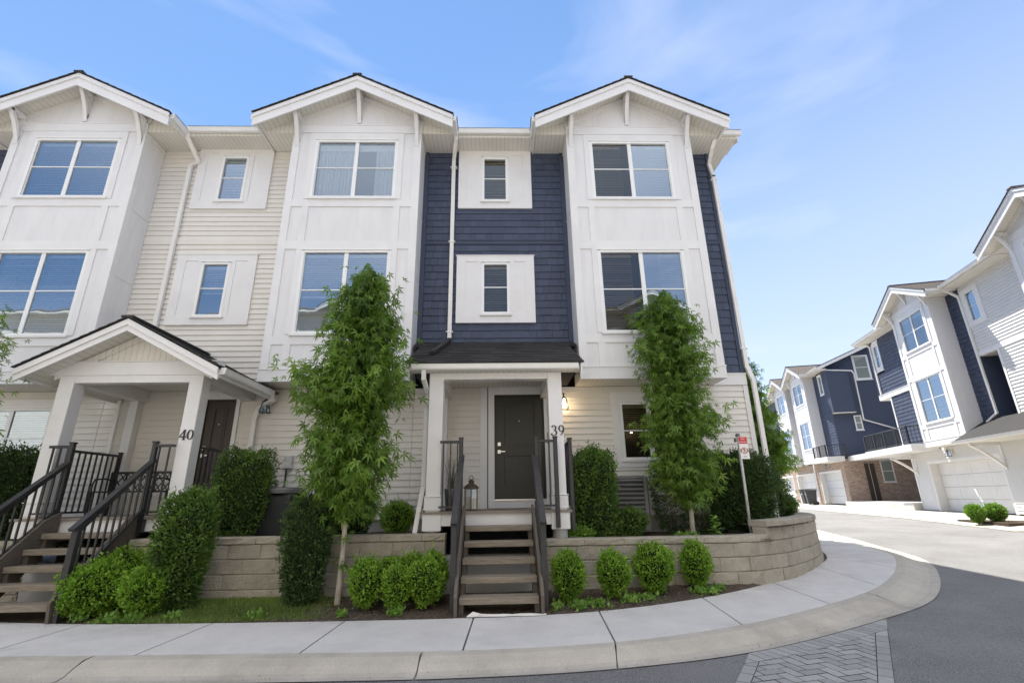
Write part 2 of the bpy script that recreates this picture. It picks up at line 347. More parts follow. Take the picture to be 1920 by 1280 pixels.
def shingles(mb, x0, x1, z0, z1, y, holes=(), course=.18, lip=.02):
    n = max(1, round((z1-z0)/course)); c = (z1-z0)/n
    for i in range(n):
        a = z0+i*c; b = a+c
        for u, w in holes_rows(x0, x1, a+.001, b-.001, holes):
            x = u
            while x < w-.001:
                e = min(w, x+random.uniform(.12, .27)); 
                if w-e < .05: e = w
                dz = random.uniform(-.003, .003); l = lip+random.uniform(-.003, .003)
                mb.add([(x+.0025,y-l,a+dz),(e-.0025,y-l,a+dz),(e-.0025,y+.012,a+dz),(x+.0025,y+.012,a+dz),(x+.0025,y-.003,b),(e-.0025,y-.003,b),(e-.0025,y+.012,b),(x+.0025,y+.012,b)],
                       [(0,3,2,1),(4,5,6,7),(0,1,5,4),(1,2,6,5),(2,3,7,6),(3,0,4,7)], random.random())
                x = e
        mb.box(x0, x1, y+.012, y+.03, a, b, .1) if not holes else [mb.box(u, w, y+.012, y+.03, a, b, .1) for u, w in holes_rows(x0, x1, a+.001, b-.001, holes)]
    return mb

def window(T, x0, x1, z0, z1, y, blind='full', slider=True, screen='none', muntin=.52, sill=True, taupe=False, detail=True, depth=.5):
    """frame part with pane, sash, blind and sill sub-parts; y is the wall face"""
    f = .045
    m = MB(); ya, yb = y-.022, y+.07
    m.box(x0-.012, x0+f, ya, yb, z0, z1); m.box(x1-f, x1+.012, ya, yb, z0, z1)
    m.box(x0+f, x1-f, ya, yb, z1-f, z1+.012); m.box(x0+f, x1-f, ya, yb, z0-.0, z0+f)
    m.box(x0-.03, x1+.03, ya-.02, y+.01, z1+.0125, z1+.035)
    fr = m.build('window', M_frame, T)
    xm = (x0+x1)/2
    s = MB()
    if slider:
        s.box(xm-.028, xm+.028, y+.002, y+.05, z0+f, z1-f)
    zm = z0+(z1-z0)*muntin if muntin else None
    if zm: s.box(x0+f, x1-f, y+.012, y+.034, zm-.012, zm+.012)
    if slider:
        for a, b in ((x0+f, xm-.028), (xm+.028, x1-f)):
            s.box(a, a+.016, y+.004, y+.04, z0+f, z1-f); s.box(b-.016, b, y+.004, y+.04, z0+f, z1-f)
    if s.v: s.build('sash', M_frame, fr)
    halves = ((x0+f, xm-.028), (xm+.028, x1-f)) if slider else ((x0+f, x1-f),)
    for i, (a, b) in enumerate(halves):
        q = MB(); q.add([(a, y+.024, z0+f), (b, y+.024, z0+f), (b, y+.024, z1-f), (a, y+.024, z1-f)], [(0,1,2,3)])
        q.build('pane', M_glassd if (screen == 'left' and i == 0) or screen == 'both' else (M_glassc if blind == 'curtain' else M_glass), fr)
    if sill: box('sill', M_trim, fr, x0-.05, x1+.05, y-.055, y+.0, z0-.045, z0-.002)
    yi = y+.11
    if blind in ('full', 'half', 'left', 'both'):
        b = MB(); zl = z0+f if blind != 'half' else z0+(z1-z0)*.45
        if blind == 'left': spans = [(x0+f, xm-.1*(x1-x0)), (x1-.28*(x1-x0), x1-f)]
        else: spans = [(x0+f, x1-f)]
        pitch = .044 if detail else .09; k = int((z1-f-zl)/pitch)
        for u, w in spans:
            b.box(u, w, yi, yi+.04, z1-f-.05, z1-f)
            for i in range(k):
                z = z1-f-.06-i*pitch+random.uniform(-.003, .003); d = pitch*random.uniform(.42, .56)
                b.add([(u,yi,z-d*.8),(w,yi,z-d*.8),(w,yi+.028,z+d*.55),(u,yi+.028,z+d*.55)], [(0,1,2,3)])
            b.box(u, w, yi, yi+.03, zl, zl+.02)
        b.build('blind', M_blindd if taupe else M_blind, fr)
    elif blind in ('curtain',):
        b = MB(); n = 90; w_ = x1-x0-2*f
        for (u, e) in ((x0+f, x0+f+w_*.46), (x0+f+w_*.74, x1-f)):
            pts = [(u+(e-u)*i/n, yi+.02+.018*math.sin(i*.75)+.01*math.sin(i*.31), 0) for i in range(n+1)]
            b.add([(p[0], p[1], zz) for zz in (z0+f, z1-f) for p in pts], [(i, i+1, n+2+i, n+1+i) for i in range(n)])
        build_each(b, 'curtain', M_curtain, fr)
        b = MB(); b.box(x0+f, x1-f, yi+.0, yi+.008, z1-f-.16, z1-f); b.build('valance', M_blind, fr)
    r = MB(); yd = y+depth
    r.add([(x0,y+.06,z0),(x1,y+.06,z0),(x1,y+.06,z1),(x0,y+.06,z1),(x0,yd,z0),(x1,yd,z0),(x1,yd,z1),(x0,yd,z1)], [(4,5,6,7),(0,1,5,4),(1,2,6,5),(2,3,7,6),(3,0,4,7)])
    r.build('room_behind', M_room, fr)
    return fr

def gable_roof(T, cx, hw, yf, yb, zt, ze, th=.12, barge=.26, rmat=None, soff=True, name='gable_roof', molding=True):
    """roof slabs, soffit, bargeboards; ridge at cx, eaves at cx+-hw"""
    rmat = rmat or M_roof; sl = (zt-ze)/hw
    m = MB(); n = 12
    for s in (-1, 1):
        for i in range(n):      # courses of shingles, eave to ridge
            d0 = hw*(1-i/n)+.02; d1 = hw*(1-(i+1)/n)-.02
            z0_, z1_ = zt-sl*d0, zt-sl*max(d1, 0)
            jj = random.uniform(0, .004)
            pts = [(cx+s*d0, yf-.03, z0_+.006), (cx+s*max(d1,0), yf-.03, z1_), (cx+s*max(d1,0), yb, z1_), (cx+s*d0, yb, z0_+.006)]
            low = [(p[0], p[1], p[2]+.007+jj if k in (0,3) else p[2]+.002) for k, p in enumerate(pts)]
            m.add([(p[0],p[1],p[2]-.010) for p in pts]+low, [(0,1,2,3),(7,6,5,4),(0,4,5,1),(1,5,6,2),(2,6,7,3),(3,7,4,0)] , random.random())
    m.box(cx-.10, cx+.10, yf-.035, yb, zt-.02, zt+.016)
    rf = m.build(name, rmat, T)
    # sheathing body + bargeboards
    m = MB()
    for s in (-1, 1):
        a = [(cx, 0, zt-.03), (cx+s*hw, 0, ze-.03), (cx+s*hw, 0, ze-.03-.10), (cx, 0, zt-.03-.10)]
        m.prism([(p[0], yf, p[2]) for p in a], (0, .03, 0)) if molding else None
        m.prism([(cx, yf+.03, zt-.03-(.095 if molding else 0)), (cx+s*(hw-.0), yf+.03, ze-.03-(.095 if molding else 0)), (cx+s*(hw-.0), yf+.03, ze-.03-barge-.05), (cx, yf+.03, zt-.03-barge-.05)], (0, .035, 0)) 
        m.prism([(cx+s*(hw-.03), yf+.066, ze-.05), (cx+s*(hw-.03), yf+.066, ze-.05-.13), (cx+s*(hw), yf+.066, ze-.05-.13), (cx+s*hw, yf+.066, ze-.05)], (0, yb-yf-.07, 0))
    m.build('bargeboard', M_trim, rf)
    if soff:
        m = MB()
        for s in (-1, 1):
            m.prism([(cx, yf+.066, zt-.03-.11), (cx+s*(hw-.035), yf+.066, ze-.03-.11), (cx+s*(hw-.035), yf+.066, ze-.03-.08), (cx, yf+.066, zt-.03-.08)], (0, yb-yf-.07, 0))
        m.build('soffit', M_soffit, rf)
    return rf

def bracket(mb, x, yw, yf, ztop_f, ztop_w, zbot, w=.085):
    """knee brace in the y-z plane between wall face yw and barge yf"""
    a = w/2
    mb.box(x-a, x+a, yw-.035, yw-.001, zbot, ztop_w)                # leg on wall
    mb.prism([(x-a, yw-.035, ztop_w-.10), (x-a, yf, ztop_f-.09), (x-a, yf, ztop_f), (x-a, yw-.035, ztop_w)], (w, 0, 0))
    n = 7; P = []
    y0, z0 = yf+.03, ztop_f-.09; y1, z1 = yw-.035, zbot+.06
    for i in range(n+1):
        t = i/n; bx = .05*math.sin(math.pi*t)
        P.append((y0+(y1-y0)*t+bx*.6, z0+(z1-z0)*t+bx*.55))
    for (ya, za), (yb_, zb) in zip(P, P[1:]):
        mb.prism([(x-a, ya-.0, za), (x-a, yb_, zb), (x-a, yb_+.035, zb+.08), (x-a, ya+.035, za+.08)], (w, 0, 0))

def gutter_x(mb, x0, x1, y, z, h=.12, w=.11):
    """K-profile gutter running along x, outer lip at y"""
    prof = [(y, z), (y+.012, z), (y+.012, z-.01), (y+.02, z-.03), (y+.03, z-h+.02), (y+.045, z-h), (y+w, z-h), (y+w, z)]
    mb.prism([(x0, p[0], p[1]) for p in prof], (x1-x0, 0, 0))
def gutter_y(mb, x, y0, y1, z, s, h=.12, w=.11):
    prof = [(x, z), (x-s*.012, z), (x-s*.02, z-.03), (x-s*.03, z-h+.02), (x-s*.045, z-h), (x-s*w, z-h), (x-s*w, z)]
    if s > 0: prof = prof[::-1]
    mb.prism([(p[0], y0, p[1]) for p in prof], (0, y1-y0, 0))

W_UP = (6.352, 7.88); W_LO = (3.183, 5.046)
def tower(T, cx, y=9.3, up='full', lo='full', scr='none', taupe=False, d=.67, detail=True, rmat=None, lower_opts=None):
    """projecting white bay: x0..x0+2.9"""
    x0, x1 = cx-1.45, cx+1.45; wx0, wx1 = cx-.92, cx+.92
    H = [(wx0, wx1, *W_UP), (wx0, wx1, *W_LO)]
    m = panel(MB(), x0, x1, 2.21, 8.50, y, H, .05)
    m.box(x0, x0+.05, y+.05, y+d, 2.21, 8.30); m.box(x1-.05, x1, y+.05, y+d, 2.21, 8.30)
    m.prism([(x0, y, 8.50), (x1, y, 8.50), (cx, y, 9.21)], (0, .05, 0))
    bay = m.build('bay', M_panel, T)
    # trim boards on the bay
    t = MB(); yt = y-.02
    for a, b in ((x0-.012, x0+.15), (x1-.15, x1+.012)): t.box(a, b, yt-.004, y-.001, 2.453, 8.085)
    for s in (0, 1):
        xs = x0-.012 if s == 0 else x1
        t.box(xs, xs+.012, y, y+.10, 2.453, 8.085)
        t.box(xs, xs+.010, y+.101, y+d, 6.13, 6.16); t.box(xs, xs+.010, y+.101, y+d, 4.55, 4.57); t.box(xs, xs+.010, y+.101, y+d, 2.95, 2.97)
        t.box(xs, xs+.012, y+.101, y+d, 8.0, 8.085)
    for a, b in ((wx0-.14, wx0-.0), (wx1, wx1+.14)):
        for p, q in ((6.32, 8.085), (5.28, 6.127), (3.183, 5.087), (2.453, 2.967)): t.box(a, b, yt, y-.001, p, q)
    for p, q in ((6.127, 6.305), (5.087, 5.28), (2.967, 3.135)): t.box(x0+.15, x1-.15, yt-.001, y-.001, p, q)
    t.box(wx0, wx1, yt, y-.001, 7.92, 8.085)
    t.box(x0-.016, x1+.016, y-.03, y-.001, 8.087, 8.29); t.box(x0-.02, x1+.02, y-.042, y-.001, 8.29, 8.315)
    t.box(x0-.02, x1+.02, y-.034, y-.001, 2.21, 2.445); t.box(x0-.03, x1+.03, y-.046, y-.001, 2.445, 2.47)
    t.box(x0-.02, x0-.0, y, y+d, 2.21, 2.445); t.box(x1, x1+.02, y, y+d, 2.21, 2.445)
    # sloping frieze on the gable
    sl = .49
    for s in (-1, 1):
        t.prism([(cx, y-.02, 9.19), (cx+s*1.5, y-.02, 9.19-sl*1.5), (cx+s*1.5, y-.02, 9.19-sl*1.5-.14), (cx, y-.02, 9.19-.14)], (0, .019, 0))
    t.build('trim', M_trim, bay)
    box('underside', M_soffit, bay, x0+.001, x1-.001, y+.05, y+d, 2.212, 2.24)
    window(T, wx0, wx1, *W_UP, y, up, True, scr, taupe=taupe, detail=detail)
    window(T, wx0, wx1, *W_LO, y, lo, True, scr, taupe=taupe, detail=detail)
    # gable roof with brackets and boxed side eaves
    yf = y-.47; gr = gable_roof(T, cx, 2.215, yf, y+4.2, 9.34, 8.25, rmat=rmat)
    b = MB()
    b.mark(); bracket(b, cx, y, yf+.07, 9.16, 9.16, 8.36)
    for s in (-1, 1): b.mark(); bracket(b, cx+s*1.36, y, yf+.07, 9.16-sl*1.36-.0, 9.16-sl*1.36, 7.72)
    build_each(b, 'bracket', M_trim, gr)
    r = MB()
    for s in (-1, 1):
        a, c = sorted((cx+s*1.455, cx+s*2.17)); r.box(a, c, y+.02, y+d+.2, 8.095, 8.12)
        r.prism([(cx+s*1.455, y+.0, 8.095), (cx+s*2.17, y+.0, 8.095), (cx+s*2.17, y+.0, 8.13), (cx+s*1.455, y+.0, 8.47)], (0, .02, 0))
    build_each(r, 'eave_return', M_soffit, gr)
    gt = MB()
    for s in (-1, 1): gutter_y(gt, cx+s*2.31, yf+.07, y+d-.5, 8.24, s)
    build_each(gt, 'side_gutter', M_gutter, gr)
    return bay

def mid_window(T, cx, z0, z1, wz0, wz1, y, blind='full', scr='none', w=.875, taupe=False):
    t = MB(); x0, x1 = cx-w, cx+w
    panel(t, x0, x1, z0, z1, y-.045, [(cx-.3, cx+.3, wz0, wz1)], .044)
    for a, b in ((x0, x0+.20), (cx-.42, cx-.3), (cx+.3, cx+.42), (x1-.20, x1)): t.box(a, b, y-.058, y-.0455, z0+.20, z1-.14)
    t.box(x0, x1, y-.058, y-.0455, z0, z0+.20); t.box(x0, x1, y-.058, y-.0455, z1-.14, z1)
    t.box(x0-.02, x1+.02, y-.07, y-.001, z1, z1+.02)
    o = t.build('window_surround', M_trim, T)
    window(T, cx-.3, cx+.3, wz0, wz1, y-.045, blind, False, scr, muntin=.52, taupe=taupe)
    return o

def downspout(T, pts, w=.075, name='downspout', m=None, straps=()):
    b = MB()
    for a, c in zip(pts, pts[1:]):
        a = Vector(a); c = Vector(c); d = (c-a).normalized()
        b.beam(a-d*.02, c+d*.02, w, w*.75, up=(0,1,0) if abs(d.z) > .6 else (0,0,1))
    for p in straps: b.box(p[0]-w*.9, p[0]+w*.9, p[1]-w*.45, p[1]+w*.6, p[2]-.012, p[2]+.012)
    return b.build(name, m or M_gutter, T)

def main_roof(T, x0, x1, yw, ze=8.31, depth=15.6, rmat=None, ends=(False, False)):
    rmat = rmat or M_roof; ye = yw-.53; yr = yw+depth/2; yb = yw+depth+.5; zr = ze+(yr-ye)*.42
    m = MB(); m.prism([(x0, ye, ze-.05), (x0, yr, zr-.05), (x0, yb, ze-.05), (x0, yb, ze), (x0, yr, zr), (x0, ye, ze)], (x1-x0, 0, 0))
    r = m.build('main_roof', rmat, T)
    s = MB(); s.box(x0, x1, ye+.02, yw+.05, 8.125, 8.146); s.box(x0, x1, ye+.005, ye+.019, 8.125, ze-.04); s.build('eave_soffit', M_soffit, r)
    for flag, xe, sg in ((ends[0], x0, -1), (ends[1], x1, 1)):
        if flag:
            b = MB(); b.prism([(xe, ye+.02, ze-.06), (xe, yr, zr-.06), (xe, yb-.02, ze-.06), (xe, yb-.02, ze-.26), (xe, yr, zr-.26), (xe, ye+.02, ze-.26)], (sg*.03, 0, 0))
            b.build('rake_board', M_trim, r)
    return r

def core(T, x0, x1, y0, y1, z0=-.9, z1=8.1):
    """closed inner body of the house; its top follows the roof"""
    ye = y0; m = MB(); yr = (y0+y1)/2
    m.prism([(x0, y0, z0), (x0, y1, z0), (x0, y1, z1), (x0, yr, z1+(yr-y0)*.40), (x0, y0, z1)], (x1-x0, 0, 0))
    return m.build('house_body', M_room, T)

# ---- numerals drawn as serif strokes -------------------------------------------------
def ribbon(mb, pts, x, y, z, s, th=.01):
    """pts: (u, v, width) in unit height"""
    P = [Vector((a, b)) for a, b, _ in pts]; n = len(P); L = []; Rr = []
    for i in range(n):
        d = (P[min(i+1,n-1)]-P[max(i-1,0)]).normalized(); nn = Vector((-d.y, d.x))*pts[i][2]/2
        L.append(P[i]+nn); Rr.append(P[i]-nn)
    V = [(x+p.x*s, y, z+p.y*s) for p in L]+[(x+p.x*s, y, z+p.y*s) for p in Rr]
    V += [(a, y-th, c) for a, _, c in V]; k = 2*n
    F = []
    for i in range(n-1):
        F += [(i, i+1, n+i+1, n+i), (k+i, k+n+i, k+n+i+1, k+i+1), (i, k+i, k+i+1, i+1), (n+i, n+i+1, k+n+i+1, k+n+i)]
    F += [(0, n, k+n, k), (n-1, k+n-1, k+2*n-1, 2*n-1)]
    mb.add(V, F)
def arc(cx, cy, rx, ry, a0, a1, w0, w1, n=18):
    o = []
    for i in range(n+1):
        t = i/n; a = R_(a0+(a1-a0)*t); w = w0+(w1-w0)*abs(math.cos(a)); o.append((cx+rx*math.cos(a), cy+ry*math.sin(a), w))
    return o
def digits(T, txt, x, y, z, s):
    m = MB()
    for ch in txt:
        if ch == '0': ribbon(m, arc(.32, .5, .25, .46, 90, 450, .04, .15, 32), x, y, z, s)
        if ch == '4':
            ribbon(m, [(.46, .98, .10), (.02, .30, .05)], x, y, z, s); ribbon(m, [(.0, .29, .09), (.66, .29, .09)], x, y-.001, z, s)
            ribbon(m, [(.46, 1.0, .14), (.46, .02, .14)], x, y-.002, z, s); ribbon(m, [(.32, .02, .05), (.60, .02, .05)], x, y-.003, z, s)
        if ch == '3':
            ribbon(m, arc(.27, .745, .20, .235, 165, -90, .04, .14), x, y, z, s); ribbon(m, arc(.25, .26, .28, .26, 90, -160, .04, .15), x, y-.001, z, s)
            m.box(x+.02*s, x+.12*s, y-.012, y-.002, z+.12*s, z+.21*s)
        if ch == '9':
            ribbon(m, arc(.30, .68, .22, .30, 0, 360, .05, .14, 28), x, y, z, s)
            ribbon(m, [(.54, .70, .13), (.53, .5, .13), (.47, .32, .12), (.36, .15, .09), (.16, .0, .05)], x, y-.001, z, s)
        x += .72*s
    return m.build('house_number', M_ink, T)

# ================================================================== THE TERRACE
YW = 9.97
def shed_porch_roof(T):
    x0, x1 = -1.55, 1.46; y0, y1 = 7.86, 9.97; z0, z1 = 2.18, 3.21
    n = 13; m = MB()
    for i in range(n):
        a, b = i/n, (i+1)/n
        ya, yb_, za, zb = y0+(y1-y0)*a, y0+(y1-y0)*b+.01, z0+(z1-z0)*a, z0+(z1-z0)*b
        xl = x0 - (.16 if ya > 9.33 else 0); xr = x1 + (.17 if ya > 9.33 else 0); x = xl
        while x < xr-.001:
            e = min(xr, x+random.uniform(.18, .4)); t = .016+random.uniform(0, .009)
            if xr-e < .08: e = xr
            m.add([(x,ya,za-.02),(e,ya,za-.02),(e,yb_,zb-.02),(x,yb_,zb-.02),(x,ya,za+t),(e,ya,za+t),(e,yb_,zb+.004),(x,yb_,zb+.004)],
                  [(0,3,2,1),(4,5,6,7),(0,1,5,4),(1,2,6,5),(2,3,7,6),(3,0,4,7)], random.random()); x = e
    rf = m.build('porch_roof', M_roofc, T)
    b = MB()
    for x in (x0+.03, x1-.055): b.prism([(x, y0+.02, z0-.02), (x, 9.28, z0+(z1-z0)*.673-.02), (x, 9.28, z0+(z1-z0)*.673-.2), (x, y0+.02, z0-.2)], (.025, 0, 0))
    b.box(x0+.03, x1-.03, y0+.10, y0+.13, 2.062, z0-.021)
    b.build('fascia', M_trim, rf)
    s = MB(); s.box(x0+.04, x1-.04, y0+.13, 8.15, 2.062, 2.075); s.box(-1.2, 1.14, 8.15, 9.96, 2.205, 2.22); s.build('porch_ceiling', M_soffit, rf)
    gt = MB(); gutter_x(gt, x0+.10, x1-.09, y0-.01, z0-.005, .11); build_each(gt, 'gutter', M_gutter, rf)
    dk = MB(); dk.box(x0+.10, -1.22, y0+.3, 9.27, 2.08, 2.15); dk.box(1.16, x1-.1, y0+.3, 9.27, 2.08, 2.15); build_each(dk, 'dark_filler', M_room, rf)  # plain dark boxes filling the underside of the side overhangs
    return rf
M_roofc = mat_cell('dark_roof_shingle', (.034, .032, .033), .45, .9, .5)

def post(T, x0, x1, y0, zt, block=True):
    m = MB(); w = x1-x0; m.cbox(x0, x1, y0, y0+w, -.19, zt, .008)
    if block:
        m.cbox(x0-.02, x1+.02, y0-.02, y0+w+.02, -.165, .035, .01); m.cbox(x0-.03, x1+.03, y0-.03, y0+w+.03, .035, .05, .006)
    return m.build('porch_post', M_white, T)
def deck(T, x0, x1, y0, posts):
    m = MB()
    for i in range(14):
        a = y0+(YW-y0)*i/14; m.box(x0-.02, x1+.02, a-.02 if i == 0 else a, a+(YW-y0)/14-.006, -.225, -.19)
    d = m.build('porch_deck', M_deck, T)
    s = MB(); s.box(x0+.24, x1-.24, y0+.02, y0+.06, -.40, -.226); s.box(x0, x0+.03, y0+.3, YW-.02, -.47, -.226); s.box(x1-.03, x1, y0+.3, YW-.02, -.47, -.226)
    for a, b in posts: s.box(a-.025, b+.025, y0+.0, y0+.30, -.47, -.226)
    build_each(s, 'skirt', M_white, d)
    f = MB()
    for a, b in posts: f.lathe(((a+b)/2, y0+.16, 0), [(.12, -.80), (.12, -.472)], 18)
    build_each(f, 'footing', M_found, d)
    v = MB(); v.box(x0+.05, x1-.05, YW-.6, YW-.5, -.9, -.23); v.build('dark_under_deck', M_room, d)  # dark sheet, its colour stands in for the shade under the deck
    return d
def rail(T, a, b, zt, zb, n, posts=(), name='railing'):
    """level railing between two points (x,y) with n balusters"""
    a = Vector(a); b = Vector(b); d = (b-a)
    m = MB(); m.beam((a.x, a.y, zt-.02), (b.x, b.y, zt-.02), .055, .04); o = m.build(name, M_black, T)
    m = MB(); m.beam((a.x, a.y, zb), (b.x, b.y, zb), .035, .03); m.build('bottom_rail', M_black, o)
    for i in range(n):
        p = a + d*(i+.5)/n; q = MB(); q.box(p.x-.011, p.x+.011, p.y-.011, p.y+.011, zb+.015, zt-.04); q.build('baluster', M_black, o)
    for p in posts:
        q = MB(); q.cbox(p[0]-.033, p[0]+.033, p[1]-.033, p[1]+.033, p[2] if len(p) > 2 else -.19, zt+.05, .006); q.box(p[0]-.04, p[0]+.04, p[1]-.04, p[1]+.04, zt+.03, zt+.052)
        q.build('rail_post', M_black, o)
    return o
def door(T, x0, x1, z0, z1, y, m, knob='left', casing=.14):
    c = MB(); c.box(x0-casing, x0-.015, y-.05, y, z0-.17, z1+.17); c.box(x1+.015, x1+casing, y-.05, y, z0-.17, z1+.17); c.box(x0-.015, x1+.015, y-.048, y, z1+.015, z1+.168)
    c.box(x0-casing-.02, x1+casing+.02, y-.065, y-.001, z1+.17, z1+.19)
    fr = c.build('door_frame', M_trim, T)
    k = MB(); k.box(x0-.014, x1+.014, y-.04, y-.002, z0-.17, z0-.03); k.build('kick_board', M_panel, fr)
    s = MB(); s.box(x0-.014, x1+.014, y-.055, y+.02, z0-.03, z0-.005); s.build('threshold', M_steel, fr)
    b = MB(); b.box(x0-.014, x0+.01, y-.03, y+.05, z0, z1+.013); b.box(x1-.01, x1+.014, y-.03, y+.05, z0, z1+.013); b.box(x0+.01, x1-.01, y-.03, y+.05, z1-.01, z1+.013)
    a0, a1 = x0+.011, x1-.011; st = .16
    mid = z0+.95
    rects = [(a0+st, a1-st, mid+.06, z1-.17), (a0+st, a1-st, z0+.24, mid-.12)]
    panel(b, a0, a1, z0+.002, z1-.011, y+.01, rects, .03)
    for (u, w, p, q) in rects:
        b.box(u, w, y+.026, y+.038, p, q); b.prism([(u, y+.011, p), (u+.02, y+.026, p+.02), (u+.02, y+.026, q-.02), (u, y+.011, q)], (.0005, 0, 0))
        b.box(u+.045, w-.045, y+.018, y+.027, p+.045, q-.045)
    for (u, w, p, q) in rects:
        for (a_, b_, c_, e_) in ((u-.012, u+.012, p-.012, q+.012), (w-.012, w+.012, p-.012, q+.012), (u+.012, w-.012, p-.012, p+.012), (u+.012, w-.012, q-.012, q+.012)): b.box(a_, b_, y-.002, y+.012, c_, e_)
    d = b.build('door', m, T)
    kx = a0+.07 if knob == 'left' else a1-.07
    q = MB(); q.cbox(kx-.033, kx+.033, y-.012, y+.009, z0+1.02, z0+1.09, .004); q.lathe((kx, 0, 0), [(.001, 0), (.001, .001)], 3)
    q.build('deadbolt', M_steel, d)
    q = MB(); q.cbox(kx-.033, kx+.033, y-.012, y+.009, z0+.87, z0+.94, .004); q.beam((kx, y-.045, z0+.905), (kx+(.12 if knob == 'left' else -.12), y-.045, z0+.905), .016, .018); q.beam((kx, y-.05, z0+.905), (kx, y, z0+.905), .02, .02)
    q.build('handle', M_steel, d)
    q = MB(); q.tube([((a0+a1)/2, y+.012, z0+1.52), ((a0+a1)/2, y-.0, z0+1.52)], .010, 8); q.build('peephole', M_steel, d)
    return d

GS = (-.36, 2.205)
# ---- house 39 --------------------------------------------------------------------------
H39 = thing('townhouse', (1.8, YW, -.6), 'navy-shingled end townhouse with white bays, black door and number 39 on its porch post', 'townhouse', 'attached townhouses of the front terrace')
core(H39, -1.72, 5.25, 10.65, 25.5)
tower(H39, 3.10, up='left', lo='left', scr='left', taupe=True)
m = shingles(MB().mark(), -1.64, 1.55, 3.12, 5.57, YW, [(-.8, .73, 3.83, 5.08)]); shingles(m, -1.64, 1.55, 5.68, 8.13, YW, [(-.8, .73, 6.70, 7.93)])
m.mark(); shingles(m, 4.57, 5.20, 2.47, 5.57, YW); shingles(m, 4.57, 5.20, 5.68, 8.13, YW)
wl = build_each(m, 'shingle_wall', M_navy, H39)
m = MB()
for a, b in ((-1.737, -1.64), (1.55, 1.65), (5.20, 5.28), (4.55, 4.57)): m.box(a, b, YW-.035, YW+.03, 2.47 if a > 2 else 3.0, 8.13, .3)
for a, b in ((-1.64, 1.55), (4.57, 5.20)): m.box(a, b, YW-.03, YW+.03, 5.57, 5.66, .3); m.box(a, b, YW-.045, YW-.02, 5.66, 5.68, .3)
build_each(m, 'navy_trim', M_navy, wl)
mid_window(H39, -.035, 6.505, 8.14, 6.70, 7.92, YW, 'full', 'both', taupe=True); mid_window(H39, -.035, 3.634, 5.252, 3.837, 5.075, YW, 'full', 'both', taupe=True)
m = siding(MB(), -1.74, 5.20, *GS, YW, [(2.35, 3.93, .55, 2.06), (-.22, 1.08, -.3, 2.21)])
m.box(-1.74, 5.2, YW+.031, YW+.06, -.36, -.30); m.build('siding', M_vinyl, H39)
m = MB(); m.box(2.35, 2.53, YW-.03, YW+.02, .55, 2.06); m.box(3.75, 3.93, YW-.03, YW+.02, .55, 2.06); m.box(2.53, 3.75, YW-.03, YW+.02, 1.862, 2.06); m.box(2.53, 3.75, YW-.03, YW+.02, .55, .70)
m.box(2.32, 3.96, YW-.045, YW, 2.06, 2.085)
m.box(5.20, 5.30, YW-.035, YW+.05, -.4, 2.20); m.box(4.55, 5.30, YW-.04, YW+.03, 2.21, 2.44); m.box(4.55, 5.31, YW-.055, YW+.03, 2.44, 2.466)
m.box(-.36, -.22, YW-.03, YW+.0, -.19, 2.20)
build_each(m, 'corner_trim', M_trim, H39)
w_ = window(H39, 2.53, 3.75, .70, 1.862, YW, 'half', True, 'both', muntin=.5, taupe=True)
m = MB(); m.lathe((2.83, 10.33, 0), [(.004, 1.25), (.016, 1.27), (.016, 1.30), (.004, 1.32)], 8); m.build('pendant_lamp', M_bulb, w_)
m = MB(); m.tube([(2.83, 10.33, 1.32), (2.83, 10.33, 1.60)], .004, 5); m.build('cord', M_black, w_)
box('foundation', M_found, H39, -8.2, 5.27, YW+.02, YW+.2, -1.3, -.361)
box('end_wall', M_navy, H39, 5.25, 5.30, YW+.04, 25.5, -.6, 8.12)
door(H39, -.06, .932, -.015, 2.03, YW, M_door)
box('lockbox', M_black, H39, 1.00, 1.05, YW-.085, YW-.051, 1.02, 1.26, bevel=.006)
main_roof(H39, -1.74, 5.80, YW, ends=(False, True))
box('end_eave_soffit', M_soffit, H39, 5.31, 5.76, YW-.5, 25.9, 8.127, 8.147)
m = MB(); gutter_x(m, -.98, .93, YW-.65, 8.30); gutter_x(m, 5.28, 5.86, YW-.65, 8.30); build_each(m, 'gutter', M_gutter, H39)
box('soffit_infill', M_soffit, H39, -1.0, .95, YW-.52, YW+.0, 8.120, 8.1245)
shed_porch_roof(H39)
PZ = 1.95
for a, b in ((-1.165, -.925), (.855, 1.095)): post(H39, a, b, 8.12, 2.06)
m = MB(); m.box(-.925, .855, 8.15, 8.33, 1.955, 2.06); m.box(-1.14, -.95, 8.36, 9.95, 1.96, 2.2); m.box(.88, 1.07, 8.36, 9.95, 1.96, 2.2); build_each(m, 'porch_beam', M_white, H39)
m = MB(); m.box(-1.16, -1.02, YW-.17, YW-.02, -.19, 1.96); m.box(1.09, 1.2, YW-.17, YW-.02, -.19, 1.96); build_each(m, 'wall_post', M_white, H39)
deck(H39, -1.21, 1.14, 8.06, ((-1.165, -.925), (.855, 1.095)))
rail(H39, (-.94, 8.02), (-.60, 8.02), .90, -.12, 3, [(-.60, 8.02, -.45)]); rail(H39, (.60, 8.02), (.90, 8.02), .90, -.12, 2, [(.62, 8.02, -.45), (.93, 8.02, -.45)])
rail(H39, (-1.24, 8.45), (-1.24, 9.85), .90, -.12, 11, [(-1.24, 9.85, -.4)]); rail(H39, (1.20, 8.2), (1.20, 9.80), .90, -.12, 11, [(1.20, 8.25, -.5)])
digits(H39, '39', .885, 8.115, .98, .165)
downspout(H39, [(-.93, 9.40, 8.22), (-.95, 9.45, 8.08), (-1.03, 9.90, 7.85), (-1.03, 9.90, 3.30)], .085, straps=[(-1.03, 9.90, 7.62), (-1.03, 9.90, 3.42), (-1.03, 9.90, 5.6)])
